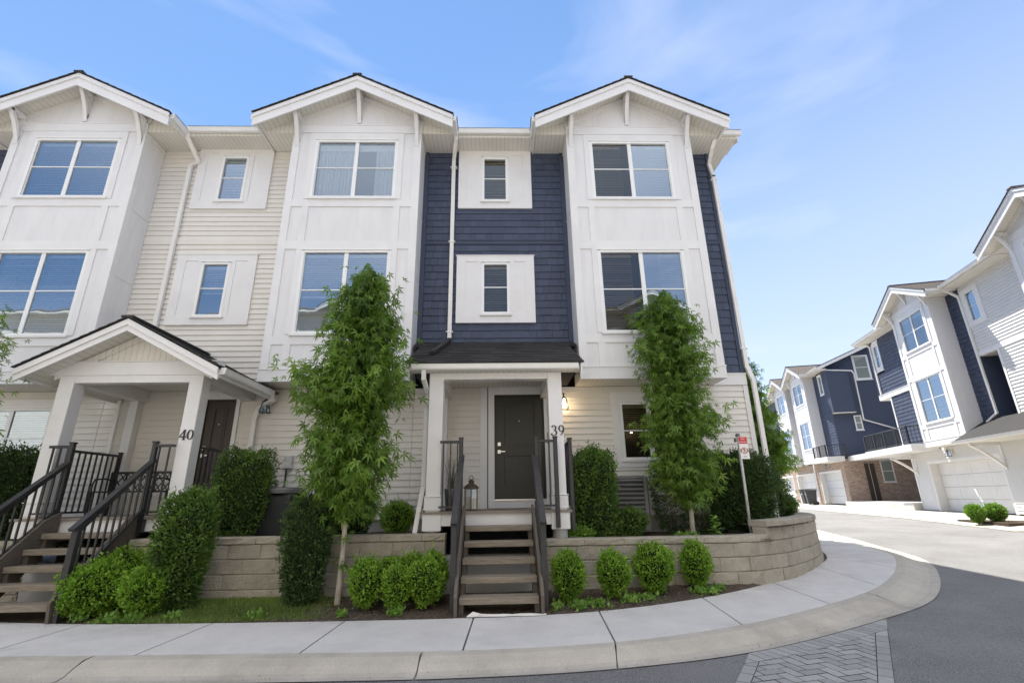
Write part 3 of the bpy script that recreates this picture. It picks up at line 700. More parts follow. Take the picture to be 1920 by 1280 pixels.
m = MB(); m.beam((-1.03, 9.86, 3.22), (-1.18, 8.35, 2.50), .09, .05); m.build('roof_diverter', M_roofc, H39)
downspout(H39, [(-1.24, 7.93, 2.10), (-1.24, 7.95, 1.92), (-1.20, 8.25, 1.72), (-1.235, 8.35, 1.5), (-1.235, 8.35, .2), (-1.32, 8.15, -.55), (-1.32, 8.15, -.62)], .07)
downspout(H39, [(5.28, 9.40, 8.2), (5.20, 9.55, 7.95), (5.245, 9.90, 7.75), (5.30, 9.90, 7.4), (5.33, 9.90, 2.6), (5.40, 9.86, 2.3), (5.40, 9.86, -.55)], .085, straps=[(5.30, 9.90, 7.3), (5.33, 9.9, 3)])
m = MB(); m.tube([(-1.42, 9.86, -.55), (-1.42, 9.86, .85)], .02, 8); m.build('vent_pipe', M_black, H39)

# ---- house 40 --------------------------------------------------------------------------
H40 = thing('townhouse', (-4.9, YW, -.6), 'cream-sided middle townhouse with a gabled porch, number 40 on its right post', 'townhouse', 'attached townhouses of the front terrace')
core(H40, -7.97, -1.76, 10.65, 25.5)
tower(H40, -3.19, up='curtain', lo='half')
m = siding(MB().mark(), -7.985, -4.645, 2.2, 5.57, YW, [(-7.10, -5.40, 3.64, 5.26)]); siding(m, -7.985, -4.645, 5.68, 8.13, YW, [(-7.10, -5.40, 6.50, 8.13)])
m.mark(); siding(m, -7.985, -1.745, *GS, YW, [(-6.01, -5.26, -.19, 2.15)])
m.mark(); m.box(-7.985, -4.645, YW-.025, YW+.03, 5.57, 5.68)
build_each(m, 'siding', M_vinyl, H40)
mid_window(H40, -6.25, 6.48, 8.14, 6.69, 7.915, YW, 'full'); mid_window(H40, -6.25, 3.62, 5.28, 3.81, 5.09, YW, 'half')
door(H40, -5.93, -5.34, -.015, 1.99, YW, M_doorb, 'left', .09)
main_roof(H40, -7.99, -1.74, YW)
m = MB(); gutter_x(m, -7.14, -5.47, YW-.65, 8.30); build_each(m, 'gutter', M_gutter, H40)
pr = gable_roof(H40, -6.14, 1.61, 7.72, YW-.02, 2.97, 2.12, barge=.15, name='porch_roof')
m = MB(); m.prism([(-7.5, 8.16, 2.30), (-4.8, 8.16, 2.30), (-6.14, 8.16, 2.99-.17)], (0, .03, 0))
for s in (-1, 1): m.prism([(-6.14, 8.13, 2.80), (-6.14+s*1.3, 8.13, 2.80-.53*1.3), (-6.14+s*1.3, 8.13, 2.68-.53*1.3), (-6.14, 8.13, 2.68)], (0, .029, 0))
m.build('gable_infill', M_soffit, H40)
m = MB(); m.box(-7.55, -4.75, 8.12, 8.30, 2.072, 2.30); m.box(-7.10, -5.20, 8.135, 8.30, 1.945, 2.07); m.box(-7.33, -7.12, 8.36, 9.95, 1.96, 2.18); m.box(-5.18, -4.98, 8.36, 9.95, 1.96, 2.18)
m.box(-7.6, -4.7, 8.10, 8.12, 2.30, 2.315); build_each(m, 'porch_beam', M_white, H40)
box('porch_ceiling', M_soffit, H40, -7.12, -4.70, 8.30, 9.95, 2.182, 2.195)
m = MB(); gutter_y(m, -4.42, 7.80, 9.62, 2.10, 1, .11); gutter_y(m, -7.86, 7.80, 9.2, 2.10, -1, .11); build_each(m, 'porch_gutter', M_gutter, H40)
for a, b in ((-7.34, -7.09), (-5.20, -4.97)): post(H40, a, b, 8.12, 2.07)
m = MB(); m.box(-7.36, -7.20, YW-.17, YW-.02, -.19, 1.96); build_each(m, 'wall_post', M_white, H40)
deck(H40, -7.42, -4.92, 8.06, ((-7.34, -7.09), (-5.20, -4.97)))
rail(H40, (-7.1, 8.02), (-6.76, 8.02), .90, -.12, 3, [(-6.76, 8.02, -.45)]); rail(H40, (-5.47, 8.02), (-5.16, 8.02), .90, -.12, 2, [(-5.47, 8.02, -.45)])
rail(H40, (-7.30, 8.4), (-7.30, 9.8), .90, -.12, 11, [(-7.3, 9.8)]); rail(H40, (-4.96, 8.4), (-4.96, 9.85), .90, -.12, 11, [(-4.96, 9.85)])
digits(H40, '40', -5.185, 8.115, .98, .165)
downspout(H40, [(-7.15, 9.40, 8.22), (-7.17, 9.46, 8.10), (-7.10, 9.90, 7.72), (-7.28, 9.90, 7.65), (-7.28, 9.90, 2.75)], .085)
downspout(H40, [(-4.47, 9.55, 2.03), (-4.50, 9.7, 1.93), (-4.84, 9.88, 1.80), (-4.90, 9.90, 1.6), (-4.90, 9.90, -.4)], .085)
m = MB(); m.beam((-7.62, 9.88, 1.99), (-7.62, 9.88, -.3), .07, .055, up=(0,1,0)); m.build('downspout', M_gutter, H40)
# ---- house 41 --------------------------------------------------------------------------
H41 = thing('townhouse', (-10.5, YW, -.6), 'townhouse at the left edge of the frame, its white bay cut by the frame', 'townhouse', 'attached townhouses of the front terrace')
core(H41, -14.2, -8.0, 10.65, 25.5)
tower(H41, -9.44, up='full', lo='full')
m = siding(MB(), -14.2, -7.995, *GS, YW, [(-11.0, -8.8, .50, 2.04)]); m.build('siding', M_vinyl, H41)
m = MB(); m.box(-8.96, -8.80, YW-.03, YW+.02, .5, 2.04); m.box(-10.6, -8.96, YW-.03, YW+.02, 1.862, 2.04); m.box(-11.0, -10.6, YW-.03, YW+.02, .5, 2.04); build_each(m, 'corner_trim', M_trim, H41)
window(H41, -10.6, -8.96, .68, 1.862, YW, 'full', True, muntin=.5)
m = shingles(MB(), -14.2, -10.9, 3.12, 8.13, YW); m.build('shingle_wall', M_navy, H41)
main_roof(H41, -14.2, -7.99, YW)

# ---- wall lanterns
def wall_lantern(x, y, z, lit, label):
    t = thing('wall_lantern', (x, y, z), label, 'wall lantern', 'lanterns on the house walls')
    m = MB(); m.cbox(x-.055, x+.055, y-.025, y, z-.02, z+.17, .005); m.build('back_plate', M_trim, t)
    m = MB(); m.tube([(x, y-.02, z+.07), (x, y-.08, z+.16), (x, y-.12, z+.19), (x, y-.15, z+.15), (x, y-.15, z+.10)], .010, 8); m.cbox(x-.022, x+.022, y-.025, y-.015, z+.02, z+.12, .003); m.build('bracket', M_black, t)
    m = MB(); cx, cy = x, y-.15; a, b = .040, .075; zt, zb = z+.07, z-.15
    m.lathe((cx, cy, 0), [(.012, zt+.05), (.045, zt+.02), (.055, zt)][::-1], 4)
    for sx in (-1, 1):
        for sy in (-1, 1): m.beam((cx+sx*a, cy+sy*a, zt), (cx+sx*b, cy+sy*b, zb), .012, .012)
    m.box(cx-b-.006, cx+b+.006, cy-b-.006, cy-b+.008, zb-.012, zb); m.box(cx-b-.006, cx+b+.006, cy+b-.008, cy+b+.006, zb-.012, zb)
    m.box(cx-b-.006, cx-b+.008, cy-b+.008, cy+b-.008, zb-.012, zb); m.box(cx+b-.008, cx+b+.006, cy-b+.008, cy+b-.008, zb-.012, zb); m.box(cx-a-.01, cx+a+.01, cy-a-.01, cy+a+.01, zt-.006, zt+.004)
    m.build('cage', M_black, t)
    m = MB()
    for k in range(4):
        c = [(-1,-1),(1,-1),(1,1),(-1,1)]; p, q = c[k], c[(k+1)%4]
        m.add([(cx+p[0]*b,cy+p[1]*b,zb),(cx+q[0]*b,cy+q[1]*b,zb),(cx+q[0]*a,cy+q[1]*a,zt),(cx+p[0]*a,cy+p[1]*a,zt)], [(0,1,2,3)])
    m.build('pane', M_lglass, t)
    m = MB(); m.lathe((cx, cy, 0), [(.008, z-.085), (.024, z-.07), (.030, z-.045), (.022, z-.01), (.012, z+.02), (.012, z+.06)], 12); m.build('bulb', M_bulb if lit else M_frame, t, smooth=True)
    if lit:
        l = bpy.data.lights.new('lantern_glow', 'POINT'); l.energy = 1.3; l.color = (1, .62, .30); l.shadow_soft_size = .05
        o = bpy.data.objects.new('lantern_glow', l); COL.objects.link(o); o.parent = t; o.location = Vector((cx, cy, z-.06))-Vector((x, y, z))
wall_lantern(1.36, 9.955, 1.86, True, 'lit black wall lantern glowing warm beside the post numbered 39')
wall_lantern(-4.68, 9.955, 1.86, False, 'unlit black wall lantern on cream siding right of the gabled porch')

# ---- staircases
def staircase(cx, w, label, Y0=6.69, run=.267, yn=6.84):
    t = thing('wooden_staircase', (cx, 7.3, -1.37), label, 'staircase', 'wooden front stairs')
    x0, x1 = cx-w/2, cx+w/2; yt = Y0+4*run; sl = .78/(4*run)
    for i in range(5):
        y = Y0+run*i; z = -1.17+.195*i
        b = MB(); b.box(x0+.01, x1-.01, y, y+.14, z-.078, z); b.box(x0+.01, x1-.01, y+.145, y+.285, z-.078, z-.003)
        b.build('tread', M_wood, t, bevel=.008)
    for s in (-1, 1):
        xs = x0-.045 if s < 0 else x1+.005
        b = MB(); b.prism([(xs, Y0-.06, -1.40), (xs, Y0+.30, -1.40), (xs, 8.05, -.55), (xs, 8.05, -.10), (xs, yt+.05, -.20), (xs, Y0-.04, -1.06), (xs, Y0-.10, -1.14)], (.04, 0, 0)); b.build('stringer', M_woodd, t)
        xi = x0+.005 if s < 0 else x1-.065
        for i in range(5):
            b = MB(); b.box(xi, xi+.06, Y0+.05+run*i, Y0+.24+run*i, -1.43+.195*i if i else -1.40, -1.2515+.195*i); b.build('cleat', M_woodd, t)
        xr = x0-.075 if s < 0 else x1+.075
        zn = -.30+(yn-6.84)*.62
        b = MB(); b.cbox(xr-.040, xr+.040, yn-.04, yn+.04, -1.40, zn, .006); b.build('newel_post', M_blackp, t)
        h = (.63-zn)/(8.02-yn)
        b = MB(); b.beam((xr, yn-.09, zn-.02), (xr, 8.03, .66), .085, .04); b.build('handrail', M_blackp, t)
        b = MB(); b.beam((xr, yn, zn-.06), (xr, 8.0, .60), .035, .035); b.build('upper_rail', M_blackp, t)
        zb = zn-.72
        b = MB(); b.beam((xr, yn+.03, zb), (xr, 8.0, -.07), .035, .035); b.build('bottom_rail', M_blackp, t)
        n = 9
        for i in range(n):
            y = yn+.04+(8.0-yn-.04)*(i+.6)/n; u = (y-yn)/(8.0-yn)
            q = MB(); q.box(xr-.011, xr+.011, y-.011, y+.011, zb+(-.07-zb)*u, zn-.06+(.66-zn)*u); q.build('baluster', M_blackp, t)
        b = MB(); b.box(xr-.05, xr+.05, 7.98, 8.05, -.42, -.22); b.build('post_bracket', M_black, t)
    return t
M_blackp = mat('worn_black_paint', (.024, .023, .022), .5, .4, 12, .1, 60, dirt=.3, spec=.5)
staircase(.0, 1.02, 'five-step weathered wooden staircase with black handrails below the porch numbered 39')
staircase(-6.10, 1.15, 'five-step wooden staircase at the lower left below the gabled porch numbered 40', 6.86, .225, 6.86)
# creased white strip under stair foot
t = MB()
P = [(-.40, -.02), (-.34, .055), (-.24, .02), (-.1, .008), (.05, .012), (.14, .0), (.25, .015), (.36, .01), (.50, .0), (.56, -.01)]
V = []
for i, (x, h) in enumerate(P):
    V += [(x, 6.585-.012*math.sin(i*2.), -1.356), (x+.02, 6.60+.01*math.sin(i*3), -1.345+max(h, .0)*.7+.006), (x+.01, 6.66, -1.36)]
t.add(V, [(3*i+k, 3*i+3+k, 3*i+4+k, 3*i+1+k) for i in range(len(P)-1) for k in (0, 1)])
tag(solo(t.build('fabric_strip', M_paper), (.05, 6.6, -1.36)), 'torn white fabric strip crumpled on the ground under the centre stairs', 'fabric strip')

# ---- porch things
t = thing('candle_lantern', (-.46, 8.55, -.19), 'tall bronze candle lantern holding cream candles beside the black front door', 'candle lantern')
m = MB(); c = (-.46, 8.55, 0)
m.box(-.57, -.35, 8.44, 8.66, -.19, -.165)
for a in (-.10, 0, .10):
    for y in (8.45, 8.65): m.box(-.46+a-.006, -.46+a+.006, y-.006, y+.006, -.165, .15)
for x in (-.56, -.36): m.box(x-.006, x+.006, 8.544, 8.556, -.165, .15)
m.box(-.57, -.35, 8.44, 8.66, .15, .165); m.build('cage', M_bronze, t)
m = MB(); m.lathe(c, [(.135, .165), (.13, .18), (.085, .225), (.045, .245), (.045, .27), (.06, .275), (.03, .30), (.01, .315)], 14); m.build('cap', M_bronze, t, smooth=False)
m = MB(); m.tube([(-.46+.035*math.cos(k*math.pi/8), 8.55, .335+.035*math.sin(k*math.pi/8)) for k in range(17)], .005, 6); m.build('ring', M_bronze, t)
for x, z in ((-.50, .03), (-.41, .0)):
    m = MB(); m.lathe((x, 8.55, 0), [(.032, -.165), (.034, z-.005), (.030, z), (.004, z-.006), (.003, z+.015)], 14); m.build('candle', M_candle, t, smooth=False)
m = MB()
for y in (8.452, 8.648): m.add([(-.555,y,-.16),(-.365,y,-.16),(-.365,y,.15),(-.555,y,.15)], [(0,1,2,3)])
build_each(m, 'pane', M_lglass, t)

t = thing('ornamental_grass', (-.82, 8.85, -.19), 'dry ornamental grass in a slim grey pot at the left of the porch numbered 39', 'potted grass')
m = MB(); m.lathe((-.82, 8.85, 0), [(.09, -.19), (.12, .15), (.125, .17), (.105, .17), (.10, .10), (.01, .10)], 20); m.build('pot', M_gmetal, t, smooth=True)
m = MB()
for i in range(110):
    a = random.uniform(0, 2*math.pi); r = random.uniform(0, .07); h = random.uniform(.35, .85); l = random.uniform(.05, .34)
    p0 = Vector((-.82+r*math.cos(a), 8.85+r*math.sin(a), .08)); n = 5; pts = []
    for k in range(n+1):
        u = k/n; pts.append(p0+Vector((math.cos(a)*l*u**2, math.sin(a)*l*u**2, h*u-.12*u**3)))
    w = .004; s = Vector((-math.sin(a), math.cos(a), 0))*w
    m.add([p-s*(1-.8*k/n) for k, p in enumerate(pts)]+[p+s*(1-.8*k/n) for k, p in enumerate(pts)], [(k, k+1, n+2+k, n+1+k) for k in range(n)])
m.build('blades', M_grassblade, t)

t = thing('porch_bench', (-6.95, 9.2, -.19), 'black metal bench with lattice back on the gabled porch', 'bench')
x0, x1, z0, z1 = -7.12, -6.05, .20, .56
m = MB(); yb = 9.45
m.box(x0, x1, yb-.015, yb+.015, z1-.03, z1+.01); m.box(x0, x1, yb-.015, yb+.015, z0, z0+.03)
for k in range(5): x = x0+(x1-x0)*k/4; m.box(x-.014, x+.014, yb-.012, yb+.012, z0, z1)
for k in range(4):
    a = x0+(x1-x0)*k/4; b = x0+(x1-x0)*(k+1)/4
    for (p, q) in (((a, z0), (b, z1)), ((a, z1), (b, z0)), ((a, (z0+z1)/2), ((a+b)/2, z1)), (((a+b)/2, z0), (b, (z0+z1)/2)), ((a, (z0+z1)/2), ((a+b)/2, z0)), (((a+b)/2, z1), (b, (z0+z1)/2))):
        m.beam((p[0], yb, p[1]), (q[0], yb, q[1]), .014, .014, up=(0,1,0))
m.build('backrest', M_black, t)
m = MB()
for k in range(6): m.box(x0, x1, 9.02+k*.07, 9.07+k*.07, .20, .222)
m.build('seat', M_black, t)
for x in (x0+.02, x1-.02):
    for y in (9.03, 9.45): 
        m = MB(); m.box(x-.018, x+.018, y-.018, y+.018, -.19, .20); m.build('leg', M_black, t)
    m = MB(); m.tube([(x, 9.46, .42), (x, 9.25, .44), (x, 9.06, .42), (x, 9.02, .34), (x, 9.03, .22)], .014, 8); m.build('armrest', M_black, t)

t = thing('air_conditioner', (-3.78, 9.0, -.6), 'round-topped black air conditioner unit between the hedge and the left sweetgum', 'air conditioner')
m = MB(); m.cbox(-4.10, -3.46, 8.72, 9.34, -.60, .14, .06); m.build('cabinet', M_dplastic, t)
m = MB(); m.lathe((-3.78, 9.03, 0), [(.33, .14), (.335, .20), (.32, .225), (.30, .225), (.29, .15), (.05, .15)], 28); m.build('fan_guard', M_gmetal, t)
m = MB()
for k in range(9): m.tube([(-3.78+(.05+.03*k)*math.cos(a*math.pi/14), 9.03+(.05+.03*k)*math.sin(a*math.pi/14), .232) for a in range(29)], .004, 4)
for k in range(8): a = k*math.pi/4; m.beam((-3.78+.04*math.cos(a), 9.03+.04*math.sin(a), .232), (-3.78+.31*math.cos(a), 9.03+.31*math.sin(a), .232), .008, .008)
m.build('grille', M_black, t)
t = thing('heat_pump', (2.2, 9.45, -.6), 'grey louvred heat pump standing under the ground-floor window', 'heat pump')
m = MB(); m.cbox(1.62, 2.76, 9.22, 9.60, -.60, .36, .035); m.build('cabinet', M_gmetal, t)
m = MB()
m.box(1.68, 2.66, 9.195, 9.215, -.55, .31); m.build('vent_recess', M_dplastic, t)
m = MB()
for k in range(11): z = -.52+k*.078; m.prism([(1.69, 9.17, z), (1.69, 9.195, z+.028), (1.69, 9.195, z+.036), (1.69, 9.165, z+.008)], (.96, 0, 0))
m.build('louvres', M_gmetal, t)
t = thing('disconnect_box', (-4.13, 9.95, .62), 'small grey electrical box with conduit on the cream siding', 'electrical box')
m = MB(); m.cbox(-4.21, -4.05, 9.86, 9.95, .62, .86, .008); m.build('box', M_galv, t)
m = MB(); m.tube([(-4.15, 9.91, .62), (-4.15, 9.91, .3), (-4.20, 9.7, .05), (-4.15, 9.4, -.1)], .018, 8); m.build('conduit', M_black, t)

# sign post
t = thing('sign_post', (4.40, 8.75, -.62), 'thin galvanised pole carrying a small red and white parking sign at the terrace corner', 'sign')
px, py = 4.345, 8.80
m = MB(); m.tube([(px-.02, py, -.75), (px, py, .3), (px+.012, py, 1.02)], .024, 12); m.build('pole', M_galv, t, smooth=True)
m = MB(); m.lathe((px+.012, py, 0), [(.038, 1.00), (.040, 1.03), (.03, 1.05), (.008, 1.055)], 12); m.build('cap', M_gmetal, t)
m = MB(); m.box(px-.055, px-.035, py-.03, py+.03, .9, .97); m.build('clamp', M_gmetal, t)
sx0, sx1, sy = px-.01, px+.15, py-.045
m = MB(); m.box(sx0, sx1, sy, sy+.004, .60, .99); pl = m.build('sign_plate', M_signw, t)
m = MB(); m.box(sx0+.004, sx1-.004, sy-.0015, sy-.0003, .865, .985); m.build('red_panel', M_signr, pl)
m = MB()
cx, cz = (sx0+sx1)/2, .745
m.tube([(cx+.052*math.cos(a*math.pi/12), sy-.003, cz+.052*math.sin(a*math.pi/12)) for a in range(25)], .005, 6); m.beam((cx-.036, sy-.003, cz+.036), (cx+.036, sy-.003, cz-.036), .008, .004, up=(0,1,0))
m.build('prohibition_ring', M_signr, pl)
m = MB(); m.box(cx-.012, cx-.002, sy-.002, sy-.0005, cz-.032, cz+.034)
ribbon(m, arc((cx-.002), cz+.017, .016, .016, 90, -90, .009, .009), 0, sy-.0012, 0, 1, .001)
for s in (-1, 1): m.box(cx+s*.064-.005, cx+s*.064+.005, sy-.002, sy-.0005, cz-.03, cz+.03)
m.box(cx-.03, cx+.03, sy-.002, sy-.0005, .635, .645); m.build('symbol', M_ink, pl)
def text(s, size, loc, m_, parent, name='lettering'):
    cu = bpy.data.curves.new(name, 'FONT'); cu.body = s; cu.size = size; cu.align_x = 'CENTER'; cu.extrude = .0004; cu.materials.append(m_)
    tmp = bpy.data.objects.new('tmp', cu); me = bpy.data.meshes.new_from_object(tmp); bpy.data.objects.remove(tmp); me.name = name
    o = bpy.data.objects.new(name, me); COL.objects.link(o); o.parent = parent; BASE[o] = BASE[parent]
    o.location = Vector(loc)-BASE[parent]; o.rotation_euler = (R_(90), 0, 0); return o
text('NO', .045, (cx, sy-.002, .935), M_signw, pl); text('PARKING', .034, (cx, sy-.002, .885), M_signw, pl)

# ================================================================== GROUND
def catmull(P, n=8, ends=True):
    P = [np.array(p, float) for p in P]; Q = [2*P[0]-P[1]]+P+[2*P[-1]-P[-2]]; out = []
    for i in range(1, len(Q)-2):
        for k in range(n):
            t = k/n; a, b, c, d = Q[i-1:i+3]
            out.append(.5*((2*b)+(-a+c)*t+(2*a-5*b+4*c-d)*t*t+(-a+3*b-3*c+d)*t**3))
    out.append(P[-1]); return out
ST = [((-24,9.8),(-24,8.6),(-24,8.1)), ((-14,8.3),(-14,7.0),(-14,6.5)), ((-11.5,7.8),(-11.5,6.5),(-11.5,6.0)), ((-9,7.4),(-9,6.1),(-9,5.6)), ((-6.6,7.03),(-6.65,5.75),(-6.65,5.27)),
      ((-5.03,6.76),(-5.05,5.5),(-5.05,5.02)), ((-3.43,6.65),(-3.48,5.41),(-3.5,4.93)), ((-1.85,6.6),(-1.9,5.34),(-1.94,4.87)), ((-.31,6.6),(-.35,5.29),(-.35,4.85)),
      ((1.24,6.72),(1.14,5.42),(1.05,4.97)), ((2.75,7.22),(2.63,5.86),(2.55,5.33)), ((4.16,8.05),(4.09,6.59),(4.2,6.08)), ((5.65,9.30),(5.4,7.47),(5.75,7.0)),
      ((6.55,10.35),(6.76,8.84),(7.3,8.65)), ((7.2,11.8),(7.86,10.41),(8.35,10.2)), ((7.75,13.5),(8.4,12.3),(8.95,12.0)), ((8.5,16.4),(9.3,15.2),(9.85,14.9)), ((11,26),(11.9,25.2),(12.5,25)), ((17.5,52),(18.4,51.6),(19,51.5))]
NS = 8
CI, CJ, CO = (catmull([s[k] for s in ST], NS) for k in range(3))
def grid_sheet(name, m, xs, ys, dz):
    mb = MB(); vs = [(x, y, g(x, y)+dz) for y in ys for x in xs]; n = len(xs)
    mb.add(vs, [(j*n+i, j*n+i+1, (j+1)*n+i+1, (j+1)*n+i) for j in range(len(ys)-1) for i in range(n-1)]); return struct(mb.build(name, m, smooth=True))
grid_sheet('ground', M_base, [-900,-300,-100,-40,-20,0,10,20,40,80,200,500,1000], [-900,-300,-80,-30,-10,0,10,20,40,80,200,600,1400], -.22)
grid_sheet('road', M_asph, [-40+i*1.0 for i in range(101)], [-12+i*1.0 for i in range(100)], -.10)
sw = MB()
for b in range(len(ST)-1):
    k0 = b*NS; G = .010
    for i in range(NS):
        a, c = k0+i, k0+i+1
        def P(C, k, edge, inw):
            p = np.array(C[k]); 
            if edge: 
                d = np.array(C[k+inw])-p; d = d/np.linalg.norm(d); p = p+d*G
            return p
        ai, aj = P(CI, a, i == 0, 1), P(CJ, a, i == 0, 1); ci, cj = P(CI, c, i == NS-1, -1), P(CJ, c, i == NS-1, -1)
        def pull(p, q): d = np.array(q)-p; return p+d/np.linalg.norm(d)*.005
        aj, cj = pull(aj, ai), pull(cj, ci)
        t = [(*ai, g(*ai)), (*aj, g(*aj)), (*cj, g(*cj)), (*ci, g(*ci))]; lo = [(p[0], p[1], p[2]-.12) for p in t]
        F = [(0,1,2,3),(1,5,6,2),(4,0,3,7)]
        if i == 0: F.append((0,4,5,1))
        if i == NS-1: F.append((3,2,6,7))
        sw.add(t+lo, F)
struct(sw.build('sidewalk', M_conc))
cb = MB(); PR = [(0, -.002), (.22, -.008), (.45, -.045), (.62, -.085), (.78, -.097), (1.0, -.090)]
for k in range(len(CJ)-1):
    if k > 17*NS: break
    for (u0, h0), (u1, h1) in zip(PR, PR[1:]):
        V = []
        for (kk, e) in ((k, 1), (k+1, -1)):
            for u, h in ((u0, h0), (u1, h1)):
                p = np.array(CJ[kk])*(1-u)+np.array(CO[kk])*u
                if (kk in (7*NS+6, 9*NS+0, 11*NS+5, 13*NS+6, 5*NS+6, 3*NS)) :
                    d = np.array(CO[kk+e])-np.array(CO[kk]); p = p+d/np.linalg.norm(d)*(.007+.003*math.sin(u*9))
                V.append((p[0], p[1], g(p[0], p[1])+h))
        cb.add(V, [(0, 1, 3, 2)])
struct(cb.build('curb', M_curb, smooth=False))
def walk(path, s):
    for a, b in zip(path, path[1:]):
        L_ = math.hypot(b[0]-a[0], b[1]-a[1])
        if s <= L_: t = s/L_; return (a[0]+(b[0]-a[0])*t, a[1]+(b[1]-a[1])*t), ((b[0]-a[0])/L_, (b[1]-a[1])/L_)
        s -= L_
    a, b = path[-2], path[-1]; L_ = math.hypot(b[0]-a[0], b[1]-a[1]); return tuple(b), ((b[0]-a[0])/L_, (b[1]-a[1])/L_)
def plen(p): return sum(math.hypot(b[0]-a[0], b[1]-a[1]) for a, b in zip(p, p[1:]))
walk_, plen_ = walk, plen
# paver crossing in the road, herringbone clipped to its outline
def clip(poly, a, b):
    o = []; nx, ny = -(b[1]-a[1]), b[0]-a[0]; f = lambda p: (p[0]-a[0])*nx+(p[1]-a[1])*ny
    for i in range(len(poly)):
        p, q = poly[i], poly[(i+1) % len(poly)]; fp, fq = f(p), f(q)
        if fp >= 0: o.append(p)
        if fp*fq < 0: t = fp/(fp-fq); o.append((p[0]+(q[0]-p[0])*t, p[1]+(q[1]-p[1])*t))
    return o
ccurve = [tuple(c) for c in CO if .8 < c[0] < 6.3]
def off_curve(d):
    o = []
    for i, c in enumerate(ccurve):
        p, q = ccurve[max(i-1, 0)], ccurve[min(i+1, len(ccurve)-1)]; L_ = math.hypot(q[0]-p[0], q[1]-p[1]); o.append((c[0]+(q[1]-p[1])/L_*d, c[1]-(q[0]-p[0])/L_*d))
    return o
pv = MB(); ang = .20; ca, sa = math.cos(ang), math.sin(ang); BW = .105; ox, oy = 1.5, 2.5
LL, RR = ((-1.33, -.3), (2.44, 5.34)), ((4.52, 6.26), (-.98, -1.1))      # side lines of the strip
def clip_curve(w, cv):
    cx_ = sum(p[0] for p in w)/len(w); cy_ = sum(p[1] for p in w)/len(w); best = None
    for a_, b_ in zip(cv, cv[1:]):
        L2 = (b_[0]-a_[0])**2+(b_[1]-a_[1])**2; t = max(0, min(1, ((cx_-a_[0])*(b_[0]-a_[0])+(cy_-a_[1])*(b_[1]-a_[1]))/L2))
        d = math.hypot(cx_-a_[0]-t*(b_[0]-a_[0]), cy_-a_[1]-t*(b_[1]-a_[1]))
        if best is None or d < best[0]: best = (d, a_, b_)
    return clip(w, best[2], best[1])
def clip_sides(w, d=0):
    for p, q in (LL, RR):
        L_ = math.hypot(q[0]-p[0], q[1]-p[1]); nx, ny = -(q[1]-p[1])/L_, (q[0]-p[0])/L_
        w = clip(w, (q[0]-nx*d, q[1]-ny*d), (p[0]-nx*d, p[1]-ny*d))
        if len(w) < 3: return []
    return w
C_EDGE, C_IN = off_curve(.012), off_curve(.232)
def brick_at(u0, v0, u1, v1):
    gp = .004; w = [(ox+u*ca-v*sa, oy+u*sa+v*ca) for u, v in ((u0+gp, v0+gp), (u1-gp, v0+gp), (u1-gp, v1-gp), (u0+gp, v1-gp))]
    if w[0][1] < 1.4: return
    w = clip_sides(w, .115)
    if len(w) < 3: return
    w = clip_curve(w, C_IN)
    if len(w) >= 3: dz_ = random.uniform(0, .003); pv.poly([(p[0], p[1], g(p[0], p[1])-.091+dz_) for p in w], random.random())
for a in range(-40, 40):
    for b in range(-40, 40):
        u = (a + 2*b)*BW; v = (a - 2*b)*BW
        if abs(u) < 5 and abs(v) < 5: brick_at(u, v, u+2*BW, v+BW); brick_at(u-BW, v, u, v+2*BW)
s_ = 0
while s_ < plen_(C_EDGE)-.11:
    (p, d), (q, e) = walk_(C_EDGE, s_+.003), walk_(C_EDGE, s_+.107); s_ += .11
    w = [(p[0]+d[1]*.215, p[1]-d[0]*.215), (q[0]+e[1]*.215, q[1]-e[0]*.215), q, p]; w = clip_sides(w)
    if len(w) >= 3: pv.poly([(x, y, g(x, y)-.090) for x, y in w], random.random())
for (p, q), sg in ((LL, 1), (RR, 1)):
    p, q = np.array(p), np.array(q); L0 = np.linalg.norm(q-p); d = (q-p)/L0; nn = np.array((d[1], -d[0])); k = 0
    while k*.218 < L0:
        s0, s1 = k*.218, k*.218+.210; k += 1
        w = [tuple(p+d*s0+nn*.108), tuple(p+d*s1+nn*.108), tuple(p+d*s1+nn*.004), tuple(p+d*s0+nn*.004)]
        w = clip_curve(w, C_IN)
        if len(w) >= 3 and w[0][1] > 1.2: pv.poly([(x, y, g(x, y)-.090) for x, y in w], random.random())
struct(pv.build('paver_strip', M_paver))
pb = MB()
for i in range(-5, 16):
    for j in range(3, 20):
        w = clip_sides([(i*.4, j*.4), (i*.4+.4, j*.4), (i*.4+.4, j*.4+.4), (i*.4, j*.4+.4)])
        if len(w) < 3: continue
        w = clip_curve(w, C_EDGE)
        if len(w) >= 3: pb.poly([(x, y, g(x, y)-.0975) for x, y in w])
struct(pb.build('paver_bed', M_joint))

